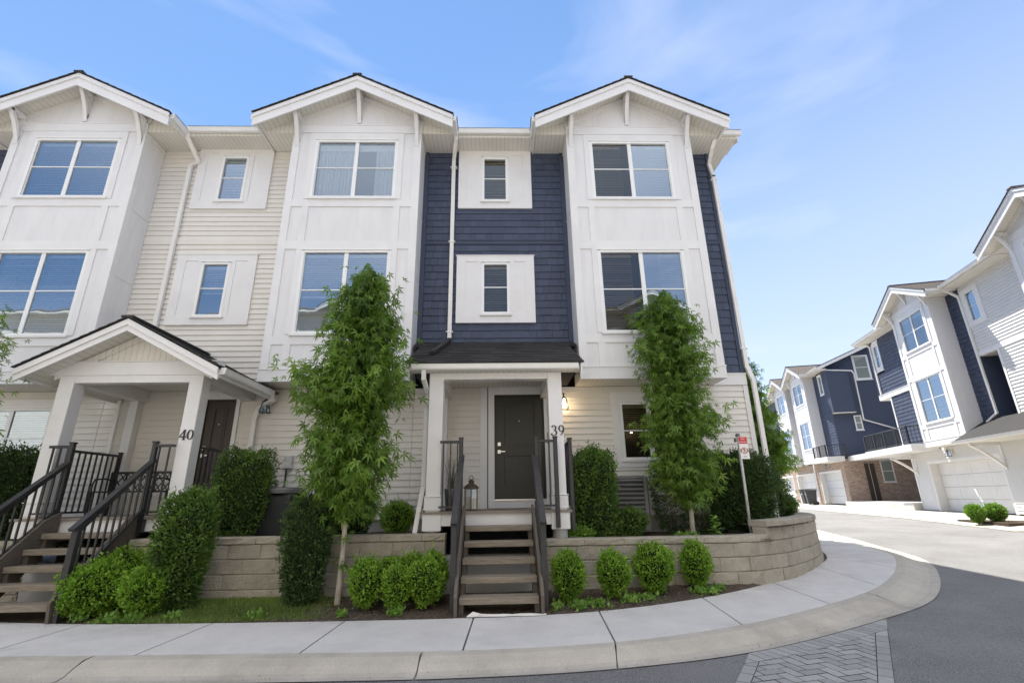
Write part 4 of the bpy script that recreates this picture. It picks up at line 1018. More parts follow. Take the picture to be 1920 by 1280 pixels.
# planting beds
FW = [(-24, 9.9), (-14, 8.4), (-9, 7.86), (-5.4, 7.86), (3.6, 7.86), (4.0, 7.98), (4.73, 8.42), (5.65, 9.30), (6.1, 9.85), (6.39, 10.27), (6.8, 11.2), (7.0, 12.2), (7.3, 13.6), (8, 17)]
bd = MB(); xs = [-14+.22*i for i in range(86)]
def yin(x, C):
    for a, b in zip(C, C[1:]):
        if a[0] <= x <= b[0]: return a[1]+(b[1]-a[1])*(x-a[0])/(b[0]-a[0]+1e-9)
    return C[-1][1]
rows = 9; VV = []
for x in xs:
    y0 = yin(x, CI)-.03; y1 = max(yin(x, FW)+.12, y0+.02)
    for j in range(rows):
        t = j/(rows-1); y = y0+(y1-y0)*t
        VV.append((x, y, g(x, y)-.018+.085*t**.7+(random.uniform(-.012, .014) if 0 < j else 0)))
bd.add(VV, [(i*rows+j, (i+1)*rows+j, (i+1)*rows+j+1, i*rows+j+1) for i in range(len(xs)-1) for j in range(rows-1)])
struct(bd.build('planting_bed', M_soil, smooth=True))
ub = MB()
for (x0, x1, y0, y1, z) in ((-14, -.8, 7.95, YW+.1, -.575), (.66, 4.3, 7.95, YW+.1, -.665)):
    nx, ny = int((x1-x0)/.2), 10
    ub.add([(x0+(x1-x0)*i/nx, y0+(y1-y0)*j/ny, z+random.uniform(-.015, .015)) for i in range(nx+1) for j in range(ny+1)], [(i*(ny+1)+j, (i+1)*(ny+1)+j, (i+1)*(ny+1)+j+1, i*(ny+1)+j+1) for i in range(nx) for j in range(ny)])
ub.poly([(4.28, 7.9, -.50), (4.7, 8.25, -.5), (5.6, 9.2, -.5), (6.3, 10.2, -.5), (6.8, 11.6, -.5), (7.0, 13.6, -.5), (7.4, 17, -.45), (5.2, 17, -.45), (5.2, 9.9, -.5), (4.28, 9.9, -.5)])
struct(ub.build('raised_bed', M_soil))

# ---- retaining walls
def course(mb, path, z0, z1, inset, blen, s0=0, s1=None, off=0, depth=.26, proud=0):
    s1 = plen(path) if s1 is None else s1; s = s0-off
    while s < s1-.01:
        a = max(s, s0)+.0025; b = min(s+blen, s1)-.0025; s += blen
        if b-a < .05: continue
        tint = random.random(); jit = random.uniform(-.005, .005); n = 5; T_, Bm = [], []
        top, bot = [], []
        for k in range(n+1):
            (px_, py_), (dx, dy) = walk(path, a+(b-a)*k/n); nx, ny = dy, -dx
            e = .012 if k in (0, n) else 0
            rows_ = []
            for zz, ch in ((z0+.002, .010), (z0+.014, 0), ((z0+z1)/2, 0), (z1-.012, 0), (z1-.001, .010)):
                r = random.uniform(-.007, .007) if (0 < k < n and ch == 0) else 0
                o = -inset+proud+jit-ch-e+r
                rows_.append((px_+nx*o, py_+ny*o, zz))
            o = -inset+proud-depth; rows_.append((px_+nx*o, py_+ny*o, z1-.001)); rows_.append((px_+nx*o, py_+ny*o, z0+.002)); T_.append(rows_)
        V = [p for r in T_ for p in r]; w = 7
        F = [(k*w+j, (k+1)*w+j, (k+1)*w+(j+1)%w, k*w+(j+1)%w) for k in range(n) for j in range(w)]+[tuple(range(w))[::-1], tuple(n*w+j for j in range(w))]
        mb.add(V, F, tint)
def retaining_wall(label, path, ztop, base_courses, tier=None):
    t = thing('retaining_wall', (path[0][0], path[0][1], -1.37), label, 'retaining wall', 'concrete block retaining walls')
    m = MB(); course(m, path, ztop-.098, ztop, .05, .61, proud=.028, depth=.30); m.build('cap', M_block, t)
    z = ztop-.10
    for i in range(base_courses):
        m = MB(); course(m, path, z-.2, z-.001, .036-.012*i, .48, off=.24*(i % 2)); m.build('block_course', M_block, t); z -= .2
    return t
PL = [(-5.42, 7.78), (-.80, 7.78)]
retaining_wall('long grey block retaining wall between the two wooden staircases', PL, -.495, 4)
PF = [(-14, 8.3), (-9, 7.80), (-6.80, 7.78)]
retaining_wall('grey block retaining wall left of the left staircase', PF, -.495, 4)
PRr = [(.68, 7.80), (3.55, 7.80)]+[tuple(p) for p in catmull([(3.95, 7.88), (4.73, 8.34), (5.65, 9.22), (6.1, 9.77), (6.39, 10.2), (6.75, 11.0), (6.95, 12.0), (7.2, 13.6), (7.9, 17)], 5)]
t = thing('retaining_wall', (.68, 7.8, -1.37), 'curved tan block retaining wall wrapping the corner of house 39, raised at its right end', 'retaining wall', 'concrete block retaining walls')
S_T = 3.62
m = MB(); course(m, PRr, -.698, -.60, .05, .61, 0, S_T, proud=.028, depth=.30); course(m, PRr, -.498, -.40, .05, .61, S_T, None, proud=.028, depth=.34); m.build('cap', M_block, t)
m = MB(); course(m, PRr, -.70, -.501, .042, .48, S_T); m.build('block_course', M_block, t)
for i in range(4):
    m = MB(); course(m, PRr, -.90-.2*i, -.701-.2*i, .036-.012*i, .48, off=.24*(i % 2)); m.build('block_course', M_block, t)
for x0, x1, T in ((-.80, .68, H39), (-6.80, -5.42, H40)): box('stair_footing', M_found, T, x0, x1, 7.80, 7.95, -1.5, -.80)

# ================================================================== PLANTS
def leaf_mesh(P, D, size, kind, tints, asp=.45):
    """P centres, D outward-ish directions; returns arrays"""
    n = len(P); r = rng.normal(size=(n, 3)); D = D+.0; D /= np.linalg.norm(D, axis=1)[:, None]+1e-9
    side = np.cross(D, r); side /= np.linalg.norm(side, axis=1)[:, None]+1e-9; nor = np.cross(side, D)
    sz = size*(.65+.7*rng.random(n))[:, None]
    if kind == 'kite':
        w = sz*asp
        V = np.stack([P, P+D*sz*.5+side*w*.5+nor*w*.12, P+D*sz, P+D*sz*.5-side*w*.5+nor*w*.12], 1).reshape(-1, 3)
        F = (np.arange(n)[:, None]*4+np.arange(4)[None]).astype(np.int32); T = tints
        return V, F, T
    if kind == 'star':   # five pointed lobes, drooping
        V = []; F = []; T = []
        ang = np.radians([0, 52, 108, -52, -108]); ln = [1, .92, .62, .92, .62]
        for a, l in zip(ang, ln):
            d = D*math.cos(a)+side*math.sin(a); e = np.cross(nor, d)
            p0 = P; p2 = P+d*sz*l*1.08-nor*sz*.30*l-np.array([0, 0, 1])*sz*.22*l; wl = sz*.125
            p1 = P+d*sz*l*.42+e*wl-nor*sz*.02; p3 = P+d*sz*l*.42-e*wl-nor*sz*.02
            V.append(np.stack([p0, p1, p2, p3], 1))
        V = np.stack(V, 1).reshape(-1, 3); F = np.arange(n*5*4).reshape(-1, 4).astype(np.int32); T = np.repeat(tints, 5)
        return V, F, T
def build_np(name, V, F, T, m, parent=None):
    me = bpy.data.meshes.new(name); me.vertices.add(len(V)); me.vertices.foreach_set('co', V.astype(np.float32).ravel())
    k = F.shape[1]; me.loops.add(F.size); me.loops.foreach_set('vertex_index', F.ravel().astype(np.int32))
    me.polygons.add(len(F)); me.polygons.foreach_set('loop_start', np.arange(0, F.size, k, dtype=np.int32)); me.polygons.foreach_set('loop_total', np.full(len(F), k, dtype=np.int32))
    me.materials.append(m); a = me.attributes.new('tint', 'FLOAT', 'FACE'); a.data.foreach_set('value', T.astype(np.float32)); me.update(calc_edges=True)
    o = bpy.data.objects.new(name, me); COL.objects.link(o)
    if parent: o.parent = parent
    return o
def lump(P, seed, f=2.0):
    """cheap smooth 3-D noise in -1..1"""
    r = np.random.default_rng(seed); s = 0
    for k in range(5):
        w = r.normal(size=3)*f*(1+.6*k); s = s+np.sin(P@w+r.uniform(0, 6.28))/(1+.5*k)
    return s/2.4
def shrub(name, loc, rx, ry, h, n, size, m, label, cat='shrub', group=None, box_=0.0, seed=0, rough=.16, stem=0, asp=.5, lean=0, core_=True, fuzz=.06, low=.12):
    """clipped bush: dense shell of small leaves over an inner twig mass; box_ 0 = ball, 1 = block"""
    t = thing(name, loc, label, cat, group); global rng; rng = np.random.default_rng(seed+100)
    D = rng.normal(size=(n, 3)); D /= np.linalg.norm(D, axis=1)[:, None]
    def shape(D, k=1.0):
        e = 2+box_*5; q = (np.abs(D[:, 0])**e+np.abs(D[:, 1])**e+np.abs(D[:, 2])**e)**(-1/e)
        S = D*q[:, None]
        nz = 1+rough*lump(S*np.array([rx, ry, h/2])*3, seed, 3.4/max(rx, .25)*.35+1.2)+rough*.5*lump(S, seed+5, 7)
        S = S*nz[:, None]*(k[:, None] if hasattr(k, '__len__') else k)
        S = S*np.array([rx, ry, h/2]); 
        tz = (S[:, 2]/(h/2)+1)/2; nar = 1-(.28*(1-tz)**2)*(1-box_*.4)
        S[:, 0] *= nar; S[:, 1] *= nar; S[:, 0] += lean*S[:, 2]
        S[:, 2] += h/2+stem
        return S
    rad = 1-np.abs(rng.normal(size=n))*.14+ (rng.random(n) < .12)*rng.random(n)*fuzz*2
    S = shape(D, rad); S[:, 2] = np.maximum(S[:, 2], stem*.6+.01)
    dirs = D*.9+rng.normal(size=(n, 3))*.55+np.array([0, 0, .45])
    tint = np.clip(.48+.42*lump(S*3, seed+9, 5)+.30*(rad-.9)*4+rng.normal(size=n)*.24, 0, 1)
    ks = int(26+n/260); sp_, sd_, st_ = [], [], []
    for i in rng.integers(0, n, ks):
        p = S[i].copy()
        if p[2] < h*.25+stem: continue
        d = D[i]*.7+np.array([0, 0, .8])+rng.normal(size=3)*.35; d /= np.linalg.norm(d); L_ = rng.uniform(.03, .11)*(1+h*.35); tt = rng.uniform(.5, 1)
        for q in range(9):
            sp_.append(p+d*L_*q/8+rng.normal(size=3)*.006); sd_.append(d*.6+rng.normal(size=3)*.6); st_.append(tt)
    if sp_: S = np.vstack([S, sp_]); dirs = np.vstack([dirs, sd_]); tint = np.concatenate([tint, st_])
    V, F, T = leaf_mesh(S, dirs, size, 'kite', tint, asp); build_np('foliage', V, F, T, m, t)
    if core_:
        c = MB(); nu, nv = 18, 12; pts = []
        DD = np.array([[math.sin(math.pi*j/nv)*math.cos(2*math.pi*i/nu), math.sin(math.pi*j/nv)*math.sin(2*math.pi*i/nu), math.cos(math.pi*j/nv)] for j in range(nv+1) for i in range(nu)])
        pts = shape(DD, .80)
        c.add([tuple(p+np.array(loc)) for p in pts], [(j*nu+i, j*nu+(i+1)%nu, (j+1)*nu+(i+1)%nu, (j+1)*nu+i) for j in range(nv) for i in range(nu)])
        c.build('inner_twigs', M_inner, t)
    c = MB(); x, y, z = loc
    for k in range(3): a = k*2.1; c.tube([(x+.02*math.cos(a), y+.02*math.sin(a), z-.05), (x+.04*math.cos(a), y+.04*math.sin(a), z+stem+h*.3)], [.014, .008], 6)
    c.build('stem', M_twig, t)
    return t
BX = 'clipped boxwood balls along the block walls'
gz = lambda x, y: g(x, y)+.03
for i, (x, y, rx, h, n, lab, ln) in enumerate((
    (-1.73, 7.05, .25, .58, 5200, 'boxwood ball immediately right of the pale trunk of the larger sweetgum', .0),
    (-1.32, 6.93, .185, .50, 3600, 'small low boxwood ball, front middle of the group left of the centre stairs', 0),
    (-.96, 7.0, .23, .58, 4600, 'boxwood ball closest to the left handrail of the centre stairs', 0),
    (-1.50, 7.42, .24, .56, 4200, 'boxwood ball against the block wall, behind the one next to the pale trunk', 0),
    (-1.20, 7.45, .19, .60, 3200, 'narrow boxwood ball against the block wall, behind the small low one', 0),
    (-.90, 7.38, .22, .62, 4200, 'boxwood ball tucked behind the one closest to the left handrail of the centre stairs', 0),
    (.93, 7.12, .24, .60, 5200, 'oval boxwood ball just right of the centre stairs', 0),
    (1.56, 7.24, .24, .56, 5200, 'boxwood ball second from the centre stairs on the right', 0),
    (2.18, 7.42, .30, .63, 6400, 'widest boxwood ball, third from the centre stairs on the right', 0),
    (2.86, 7.62, .235, .60, 4800, 'tall narrow boxwood ball farthest right before the curved wall', 0))):
    shrub('boxwood', (x, y, gz(x, y)), rx*.97, rx*.9, h*.98, int(n*.85), .031, M_box, lab, group=BX, seed=i*7+1, rough=.17, stem=.03, asp=.60, core_=True, fuzz=.11)
for i, (x, y, rx, h, n, lab) in enumerate((
    (-5.22, 7.05, .42, .60, 8500, 'broad spreading boxwood at the foot of the left staircase'),
    (-5.20, 7.45, .36, .72, 5600, 'darker boxwood behind the broad spreading one at the left staircase'),
    (-4.52, 6.98, .28, .55, 5200, 'round boxwood in front of the tall tapering hedge'),
    (-4.42, 7.38, .28, .62, 4200, 'boxwood half hidden between the left staircase and the tall tapering hedge'))):
    shrub('boxwood', (x, y, gz(x, y)), rx, rx*.85, h, n, .034, M_box, lab, group=BX, seed=i*5+60, rough=.27, fuzz=.12, stem=.02, asp=.62)
HG = 'cedar and yew hedges of the front beds'
shrub('cedar_hedge', (-4.29, 7.25, gz(-4.1, 7.2)), .32, .30, 1.45, 15000, .048, M_cedar, 'tall tapering leafy hedge in front of the block wall beside the left staircase', 'hedge', HG, .45, 71, .16, .0, .42, .06)
shrub('cedar_hedge', (-4.33, 8.75, -.58), .46, .30, 1.42, 13000, .042, M_cedar, 'square-topped hedge in front of the cream siding left of the air conditioner', 'hedge', HG, .8, 72, .09, .0, .40)
shrub('cedar_hedge', (-2.68, 7.36, gz(-2.7, 7.4)), .29, .25, 1.40, 10000, .042, M_dark, 'narrow dark hedge against the block wall left of the left sweetgum', 'hedge', HG, .5, 73, .17, .0, .40)
shrub('cedar_hedge', (-2.55, 8.9, -.58), .42, .3, .68, 6500, .034, M_dark, 'low dark hedge behind the trunk of the left sweetgum', 'hedge', HG, .4, 74, .14)
shrub('boxwood', (-1.70, 8.75, -.58), .30, .27, .56, 5200, .026, M_box, 'small dark round shrub on the upper bed left of the porch numbered 39', group=BX, seed=75, rough=.12, asp=.6)
shrub('cedar_hedge', (-8.35, 8.85, -.58), .55, .35, 1.52, 13000, .040, M_dark, 'dark hedge at the left edge behind the white porch post', 'hedge', HG, .6, 76, .13)
shrub('cedar_hedge', (1.63, 8.66, -.67), .38, .30, 1.42, 13000, .046, M_cedar, 'columnar hedge immediately right of the porch numbered 39', 'hedge', HG, .75, 77, .10, .0, .42)
shrub('cedar_hedge', (3.22, 9.42, -.67), .32, .22, 1.30, 5200, .046, M_dark, 'thin sparse dark hedge under the ground-floor window behind the right sweetgum', 'hedge', HG, .6, 78, .22, .0, .4, 0, False, .14)
shrub('cedar_hedge', (3.80, 9.45, -.67), .30, .20, 1.22, 3600, .046, M_dark, 'see-through scraggly hedge directly behind the trunk of the right sweetgum', 'hedge', HG, .5, 79, .26, .0, .4, 0, False, .16)
shrub('cedar_hedge', (4.55, 9.38, -.62), .66, .34, 1.36, 21000, .044, M_dark, 'large dark hedge at the house corner behind the sign post', 'hedge', HG, .55, 80, .14, .0, .42)
shrub('cedar_hedge', (5.55, 10.8, -.52), .45, .7, .95, 12000, .040, M_dark, 'dark hedge running back along the side of house 39', 'hedge', HG, .4, 81, .18)
shrub('boxwood', (6.22, 10.95, -.50), .27, .25, .46, 4200, .028, M_cedar, 'small shrub on the raised right end of the curved wall', group=BX, seed=82, rough=.2, asp=.6)
shrub('leafy_shrub', (2.22, 8.72, -.67), .32, .24, .46, 3200, .04, M_cedar, 'low loose shrub in front of the grey heat pump', group=None, seed=83, rough=.28, asp=.5)
shrub('leafy_shrub', (1.30, 8.35, -.67), .20, .16, .20, 900, .04, M_weed, 'small weedy sprout at the foot of the columnar hedge', group=None, seed=84, rough=.3, asp=.5, core_=False)
BR = 'bright round shrubs by the far garage'
shrub('garden_shrub', (15.15, 15.9, g(15.15, 15.9)-.0), .26, .26, .52, 3600, .045, M_weed, 'bright green round shrub, left of the pair by the white garage', group=BR, seed=85, rough=.2, asp=.5)
shrub('garden_shrub', (15.62, 15.75, g(15.6, 15.75)-.0), .28, .28, .54, 3600, .045, M_weed, 'bright green round shrub, right of the pair by the white garage', group=BR, seed=86, rough=.2, asp=.5)

def sweetgum(base, h, z_crown, widths, n, label, seed, lean=(0, 0), lowleaves=True, trunk_r=.042, size=.100, offs=None):
    """widths: list of (fraction of crown height, half width); offs shifts the crown axis"""
    t = thing('sweetgum_tree', base, label, 'tree', 'young sweetgum trees'); r = random.Random(seed); nr = np.random.default_rng(seed); global rng; rng = nr
    bx, by, bz = base; H = h
    def axis(z): 
        u = z/H; return np.array([bx+lean[0]*u+.02*math.sin(u*9), by+lean[1]*u+.02*math.cos(u*7), bz+z])
    tr = MB(); pts = [axis(-.06)]+[axis(H*k/14) for k in range(15)]; rs = [trunk_r*1.35]+[trunk_r*(1-.82*(k/14)**.9)*(1+.05*math.sin(k*2.3)) for k in range(15)]
    tr.tube([tuple(p) for p in pts], rs, 12); trunk = tr.build('trunk', M_bark, t, smooth=True)
    def hw(f):
        for (a, wa), (b, wb) in zip(widths, widths[1:]):
            if a <= f <= b: return wa+(wb-wa)*(f-a)/(b-a+1e-9)
        return widths[-1][1]
    def off(f):
        if not offs: return 0
        for (a, wa), (b, wb) in zip(offs, offs[1:]):
            if a <= f <= b: return wa+(wb-wa)*(f-a)/(b-a+1e-9)
        return offs[-1][1]
    br = MB(); C = []; ch = H-z_crown; nb = int(46*ch/3.2)+14
    for i in range(nb):
        f = (i+r.random())/nb; z = z_crown*.98+ch*f*.97; a = i*2.399+r.uniform(-.3, .3)
        w = hw(f)*r.uniform(.72, 1.12); sx = off(f)*max(0, math.cos(a)) if off(f) > 0 else -off(f)*max(0, -math.cos(a))
        L_ = w+sx; up = r.uniform(.05, .45)*L_+.05*(1-f)
        p0 = axis(z-.12*L_-.05); tip = np.array([p0[0]+math.cos(a)*L_, p0[1]+math.sin(a)*L_*.9, p0[2]+up+.12*L_])
        mid = (p0+tip)/2+np.array([0, 0, .07*L_])
        br.tube([tuple(p0), tuple(mid), tuple(tip)], [.012*(1-f*.5), .008, .003], 5)
        k = max(3, int(n/nb*(.5+L_/.8)))
        for _ in range(k):
            u = r.random()**.62; p = (1-u)**2*p0+2*u*(1-u)*mid+u*u*tip; rad = .04+.11*u
            q = p+nr.normal(size=3)*rad*np.array([1, 1, .8]); C.append((q, math.cos(a), math.sin(a)))
    br.build('branch', M_twig, t)
    nt_ = int(n*.05)
    for _ in range(nt_): q = axis(H*1.0+r.uniform(-.30, .02))+nr.normal(size=3)*.085; C.append((q, nr.normal(), nr.normal()))
    if lowleaves:
        for zz in (.55, .9):
            for _ in range(7): q = axis(zz)+nr.normal(size=3)*.045; C.append((q, nr.normal(), nr.normal()))
    P = np.array([c[0] for c in C]); D = np.array([[c[1], c[2], -.75] for c in C])+nr.normal(size=(len(C), 3))*.45
    ax = np.array([[bx, by, 0]]); P0 = P-np.array(base)
    rr = np.hypot(P0[:, 0], P0[:, 1]); tint = np.clip(.40+.30*lump(P0*2, seed, 2.6)+.20*(rr/.8)+nr.normal(size=len(C))*.17-.10*(P0[:, 2]/H), 0, 1)
    V, F, T = leaf_mesh(P0, D, size, 'star', tint); build_np('crown', V, F, T, M_gum, t)
    return t
sweetgum((-2.19, 7.35, gz(-2.2, 7.3)-.03), 4.92, 1.20, [(0, .20), (.05, .40), (.12, .56), (.22, .66), (.36, .60), (.48, .72), (.56, .54), (.64, .46), (.74, .52), (.84, .42), (.92, .30), (1, .18)], 6800, 'larger sweetgum on the lower bed before the left porch, pale trunk beside the boxwoods', 5, (.03, .02), offs=[(0, 0), (.4, 0), (.5, -.25), (.55, 0), (1, 0)])
sweetgum((3.30, 8.72, -.68), 4.36, .62, [(0, .22), (.06, .40), (.14, .52), (.32, .62), (.44, .56), (.50, .48), (.62, .56), (.74, .52), (.86, .50), (.94, .38), (1, .22)], 6200, 'young sweetgum on the upper bed in front of the ground-floor window of house 39', 8, (-.08, 0), size=.092)
sweetgum((6.95, 13.4, -.50), 4.70, .4, [(0, .4), (.1, .8), (.3, .95), (.5, .85), (.75, .5), (1, .14)], 7500, 'leafy sweetgum seen past the right corner of house 39', 11, (-.2, 0), False, size=.12)
sweetgum((-8.75, 7.55, gz(-8.4, 7.5)), 4.9, 1.3, [(0, .30), (.12, .82), (.40, .88), (.62, .75), (.82, .5), (1, .12)], 2600, 'sweetgum at the left edge, only its leaf tips inside the frame', 14, (.0, .02), False)

# broad-leaved sprout
t = thing('milkweed_plant', (3.50, 8.28, -.66), 'broad-leaved sprouting plant at the base of the right sweetgum', 'plant')
m = MB(); m.tube([(3.5, 8.28, -.68), (3.5, 8.28, -.40)], .008, 6); m.build('stem', M_weed, t)
m = MB(); rr = random.Random(4)
for i in range(18):
    a = i*2.4; z = -.63+.30*i/18; l = .17*(1-.35*i/18); w = .05*(1-.3*i/18); d = Vector((math.cos(a), math.sin(a), .35+.5*i/18)).normalized(); s = Vector((-math.sin(a), math.cos(a), 0)); p = Vector((3.5, 8.28, z)); u = Vector((0, 0, -1))
    m.add([p, p+d*l*.35+s*w, p+d*l*.7+s*w*.8+u*.015, p+d*l+u*.05, p+d*l*.7-s*w*.8+u*.015, p+d*l*.35-s*w, p+d*l*.5+u*-.01], [(0,1,6),(1,2,6),(2,3,6),(3,4,6),(4,5,6),(5,0,6)], rr.random())
m.build('foliage', M_weed, t)

# grass, weeds and mulch on the lower bed
def scatter_blades(name, pts, h, m, seed, spread=.5, w=.10, kind='stuff', label='grass'):
    global rng; rng = np.random.default_rng(seed); P = np.array(pts); D = rng.normal(size=P.shape)*spread+np.array([0, 0, 1.0])
    V, F, T = leaf_mesh(P, D, h, 'kite', np.clip(.5+.3*lump(P, seed, 3)+rng.normal(size=len(P))*.2, 0, 1), w)
    o = build_np(name, V, F, T, m); o['kind'] = 'stuff'; o['label'] = label; o['category'] = name.replace('_', ' '); return o
pts = []
rr = random.Random(3)
while len(pts) < 26000:
    x = rr.uniform(-5.0, -1.9); y = rr.uniform(6.68, 7.8)
    dens = 1.0 if x < -2.9 else max(0, 1-(x+2.9)/.8)
    if y < yin(x, CI)+.02 or rr.random() > dens*(.75+.25*math.sin(x*9)*math.sin(y*11)): continue
    t_ = (y-yin(x, CI)+.03)/(7.98-yin(x, CI)+.03); pts.append((x, y, g(x, y)-.018+.085*t_**.7))
scatter_blades('lawn_grass', pts, .045, M_grass, 21, .55, .11, label='short patchy lawn grass between the hedge and the left sweetgum')
pts = []
for cx, cy, r_, n in ((1.25, 6.95, .18, 120), (1.0, 6.88, .16, 120), (1.75, 7.1, .15, 90), (2.0, 7.2, .14, 90), (2.85, 7.42, .18, 160), (3.1, 7.55, .12, 90), (-1.95, 6.78, .07, 40), (-1.30, 6.74, .08, 60), (-1.24, 6.76, .05, 30),
                      (-4.75, 6.83, .16, 120), (-4.0, 6.84, .10, 70), (-5.2, 6.9, .12, 70), (-4.45, 6.80, .12, 90), (.72, 6.8, .08, 40), (-3.0, 6.8, .1, 50), (3.1, 8.4, .12, 110), (2.9, 8.3, .08, 50)):
    for _ in range(n): 
        x = cx+rr.gauss(0, r_*.5); y = cy+rr.gauss(0, r_*.4); base_ = -.66 if y > 7.9 else g(x, y); pts.append((x, y, base_+rr.uniform(0, .07)))
scatter_blades('garden_weeds', pts, .055, M_weed, 22, .9, .62, label='small green weeds scattered along the edges of the beds')
M_chip = mat_cell('mulch_chip', (.14, .105, .075), .7, .9, .2)
chips = MB()
for i in range(5200):
    x = rr.uniform(-5.2, 4.2); y = rr.uniform(6.62, 7.8); yi_ = yin(x, CI)
    if y < yi_+.0 or y > yin(x, FW): continue
    t_ = (y-yi_+.03)/(yin(x, FW)+.12-yi_+.03); z = g(x, y)-.012+.085*max(t_, 0)**.7; a = rr.uniform(0, 3.14); l = rr.uniform(.006, .022); w = rr.uniform(.003, .008)
    dx, dy = math.cos(a)*l, math.sin(a)*l; ex, ey = -math.sin(a)*w, math.cos(a)*w
    chips.add([(x-dx, y-dy, z), (x+ex, y+ey, z+rr.uniform(.002, .01)), (x+dx, y+dy, z+.004), (x-ex, y-ey, z+.001)], [(0,1,2,3)], rr.random())
for i in range(420):
    k = rr.randrange(3*NS, 14*NS); p = CI[k] if rr.random() < .55 else CO[k]; x = p[0]+rr.gauss(0, .12); y = p[1]+(-abs(rr.gauss(0, .10)) if p is CI[k] else abs(rr.gauss(0, .10)))
    z = g(x, y)+.004 if p is CI[k] else g(x, y)-.085; a = rr.uniform(0, 3.14); l = rr.uniform(.004, .014)
    chips.add([(x-l*math.cos(a), y-l*math.sin(a), z), (x+l*.4*math.sin(a), y-l*.4*math.cos(a), z+.004), (x+l*math.cos(a), y+l*math.sin(a), z+.003), (x-l*.4*math.sin(a), y+l*.4*math.cos(a), z+.001)], [(0,1,2,3)], rr.random())
o = chips.build('mulch', M_chip); o['kind'] = 'stuff'; o['label'] = 'loose bark mulch and grit on the lower planting bed'; o['category'] = 'mulch'

# ================================================================== THE ROW ACROSS THE SIDE STREET
P0 = Vector((18.724, 21.132, 0)); TH = R_(-104.53)
def row_frame(dz):
    global FRAME; FRAME = Matrix.Translation(P0+Vector((0, 0, dz))) @ Matrix.Rotation(TH, 4, 'Z')
def rw(s, off): v = Matrix.Rotation(TH, 4, 'Z') @ Vector((s, off, 0)); return P0.x+v.x, P0.y+v.y
def garage(T, x0, x1, z0, z1, y):
    m = MB(); n = 4; h = (z1-z0)/n
    for i in range(n):
        m.box(x0+.01, x1-.01, y, y+.04, z0+h*i+.006, z0+h*(i+1)-.006)
        k = 4
        for j in range(k):
            a = x0+.08+(x1-x0-.16)*j/k+.05; b = x0+.08+(x1-x0-.16)*(j+1)/k-.05; m.box(a, b, y-.008, y-.001, z0+h*i+.09, z0+h*(i+1)-.09)
    d = m.build('garage_door', M_white, T); m = MB(); m.box(x0-.0, x1, y+.041, y+.06, z0, z1); m.build('backing', M_gmetal, d)
    m = MB(); m.box(x0-.12, x0, y-.34, y+.02, z0, z1+.12); m.box(x1, x1+.12, y-.34, y+.02, z0, z1+.12); m.box(x0, x1, y-.34, y+.02, z1, z1+.12); m.build('frame', M_trim, d)
    return d
def railing_box(T, pts, zt, zb, name='balcony_railing'):
    m = MB()
    for a, b in zip(pts, pts[1:]):
        for z, w in ((zt, .05), (zb+.08, .03)): m.beam((*a, z), (*b, z), w, .035)
    o = m.build(name, M_black, T)
    for a, b in zip(pts, pts[1:]):
        L_ = math.hypot(b[0]-a[0], b[1]-a[1]); k = max(2, int(L_/.13))
        for i in range(k+1):
            x = a[0]+(b[0]-a[0])*i/k; y = a[1]+(b[1]-a[1])*i/k; big = i % 8 == 0; w = .03 if big else .009
            q = MB(); q.box(x-w, x+w, y-w, y+w, zb-(.15 if big else -.08), zt-.018); q.build('baluster' if not big else 'rail_post', M_black, o)
    return o
WY = .67
row_frame(-.40)
B1 = thing('townhouse', (1.45, WY, -.6), 'white and navy townhouse with a wide white garage door across the side street', 'townhouse', 'townhouses across the side street')
def simple_core(T, x0, x1, y0, y1, z0=-.6, z1=8.1, sl=.40):
    m = MB(); yr = (y0+y1)/2; m.prism([(x0, y0, z0), (x0, y1, z0), (x0, y1, z1), (x0, yr, z1+(yr-y0)*sl), (x0, y0, z1)], (x1-x0, 0, 0)); return m.build('house_body', M_room, T)
simple_core(B1, -4.1, 3.72, WY+1.0, 11.5); simple_core(B1, 3.72, 4.74, WY+1.9, 11.5); simple_core(B1, 4.74, 15, WY+1.0, 11.5)
tower(B1, 1.45, 0, up='curtain', lo='full', rmat=M_roofb); tower(B1, 9.05, 0, up='full', lo='full', rmat=M_roofb)
m = shingles(MB().mark(), -4.2, 0, 5.28, 8.13, WY, [(-3.78, -3.08, 6.48, 8.0)]); m.mark(); shingles(m, -3.1, 0, 2.5, 5.0, WY+.02); m.mark(); shingles(m, 2.9, 3.71, 2.4, 8.13, WY)
w_ = build_each(m, 'shingle_wall', M_navy, B1)
m = siding(MB().mark(), 3.71, 7.6, 5.42, 8.13, WY, [(3.78, 4.78, 6.42, 7.92)]); m.mark(); siding(m, 4.74, 7.6, 2.6, 5.28, WY); m.mark(); siding(m, 10.5, 15, -.4, 8.13, WY)
m.mark(); siding(m, -2.65, 7.6, -.42, 2.205, WY, [(-1.5, 3.2, -.45, 1.70)])
build_each(m, 'siding', M_vinyl_w, B1)
m = MB()
m.box(-4.22, .0, WY-.04, WY+.02, 5.02, 5.25); m.box(-4.22, 0, WY-.055, WY+.02, 5.25, 5.275); m.box(3.70, 7.6, WY-.03, WY+.02, 5.28, 5.42)
m.box(-3.78, -3.08, WY-.035, WY+.0, 6.48, 6.65); m.box(-3.78, -3.65, WY-.035, WY+.0, 6.65, 8.0); m.box(-3.2, -3.08, WY-.035, WY+.0, 6.65, 8.0); m.box(-3.65, -3.2, WY-.035, WY+.0, 7.85, 8.0); m.box(-3.84, -3.02, WY-.07, WY, 6.44, 6.48)
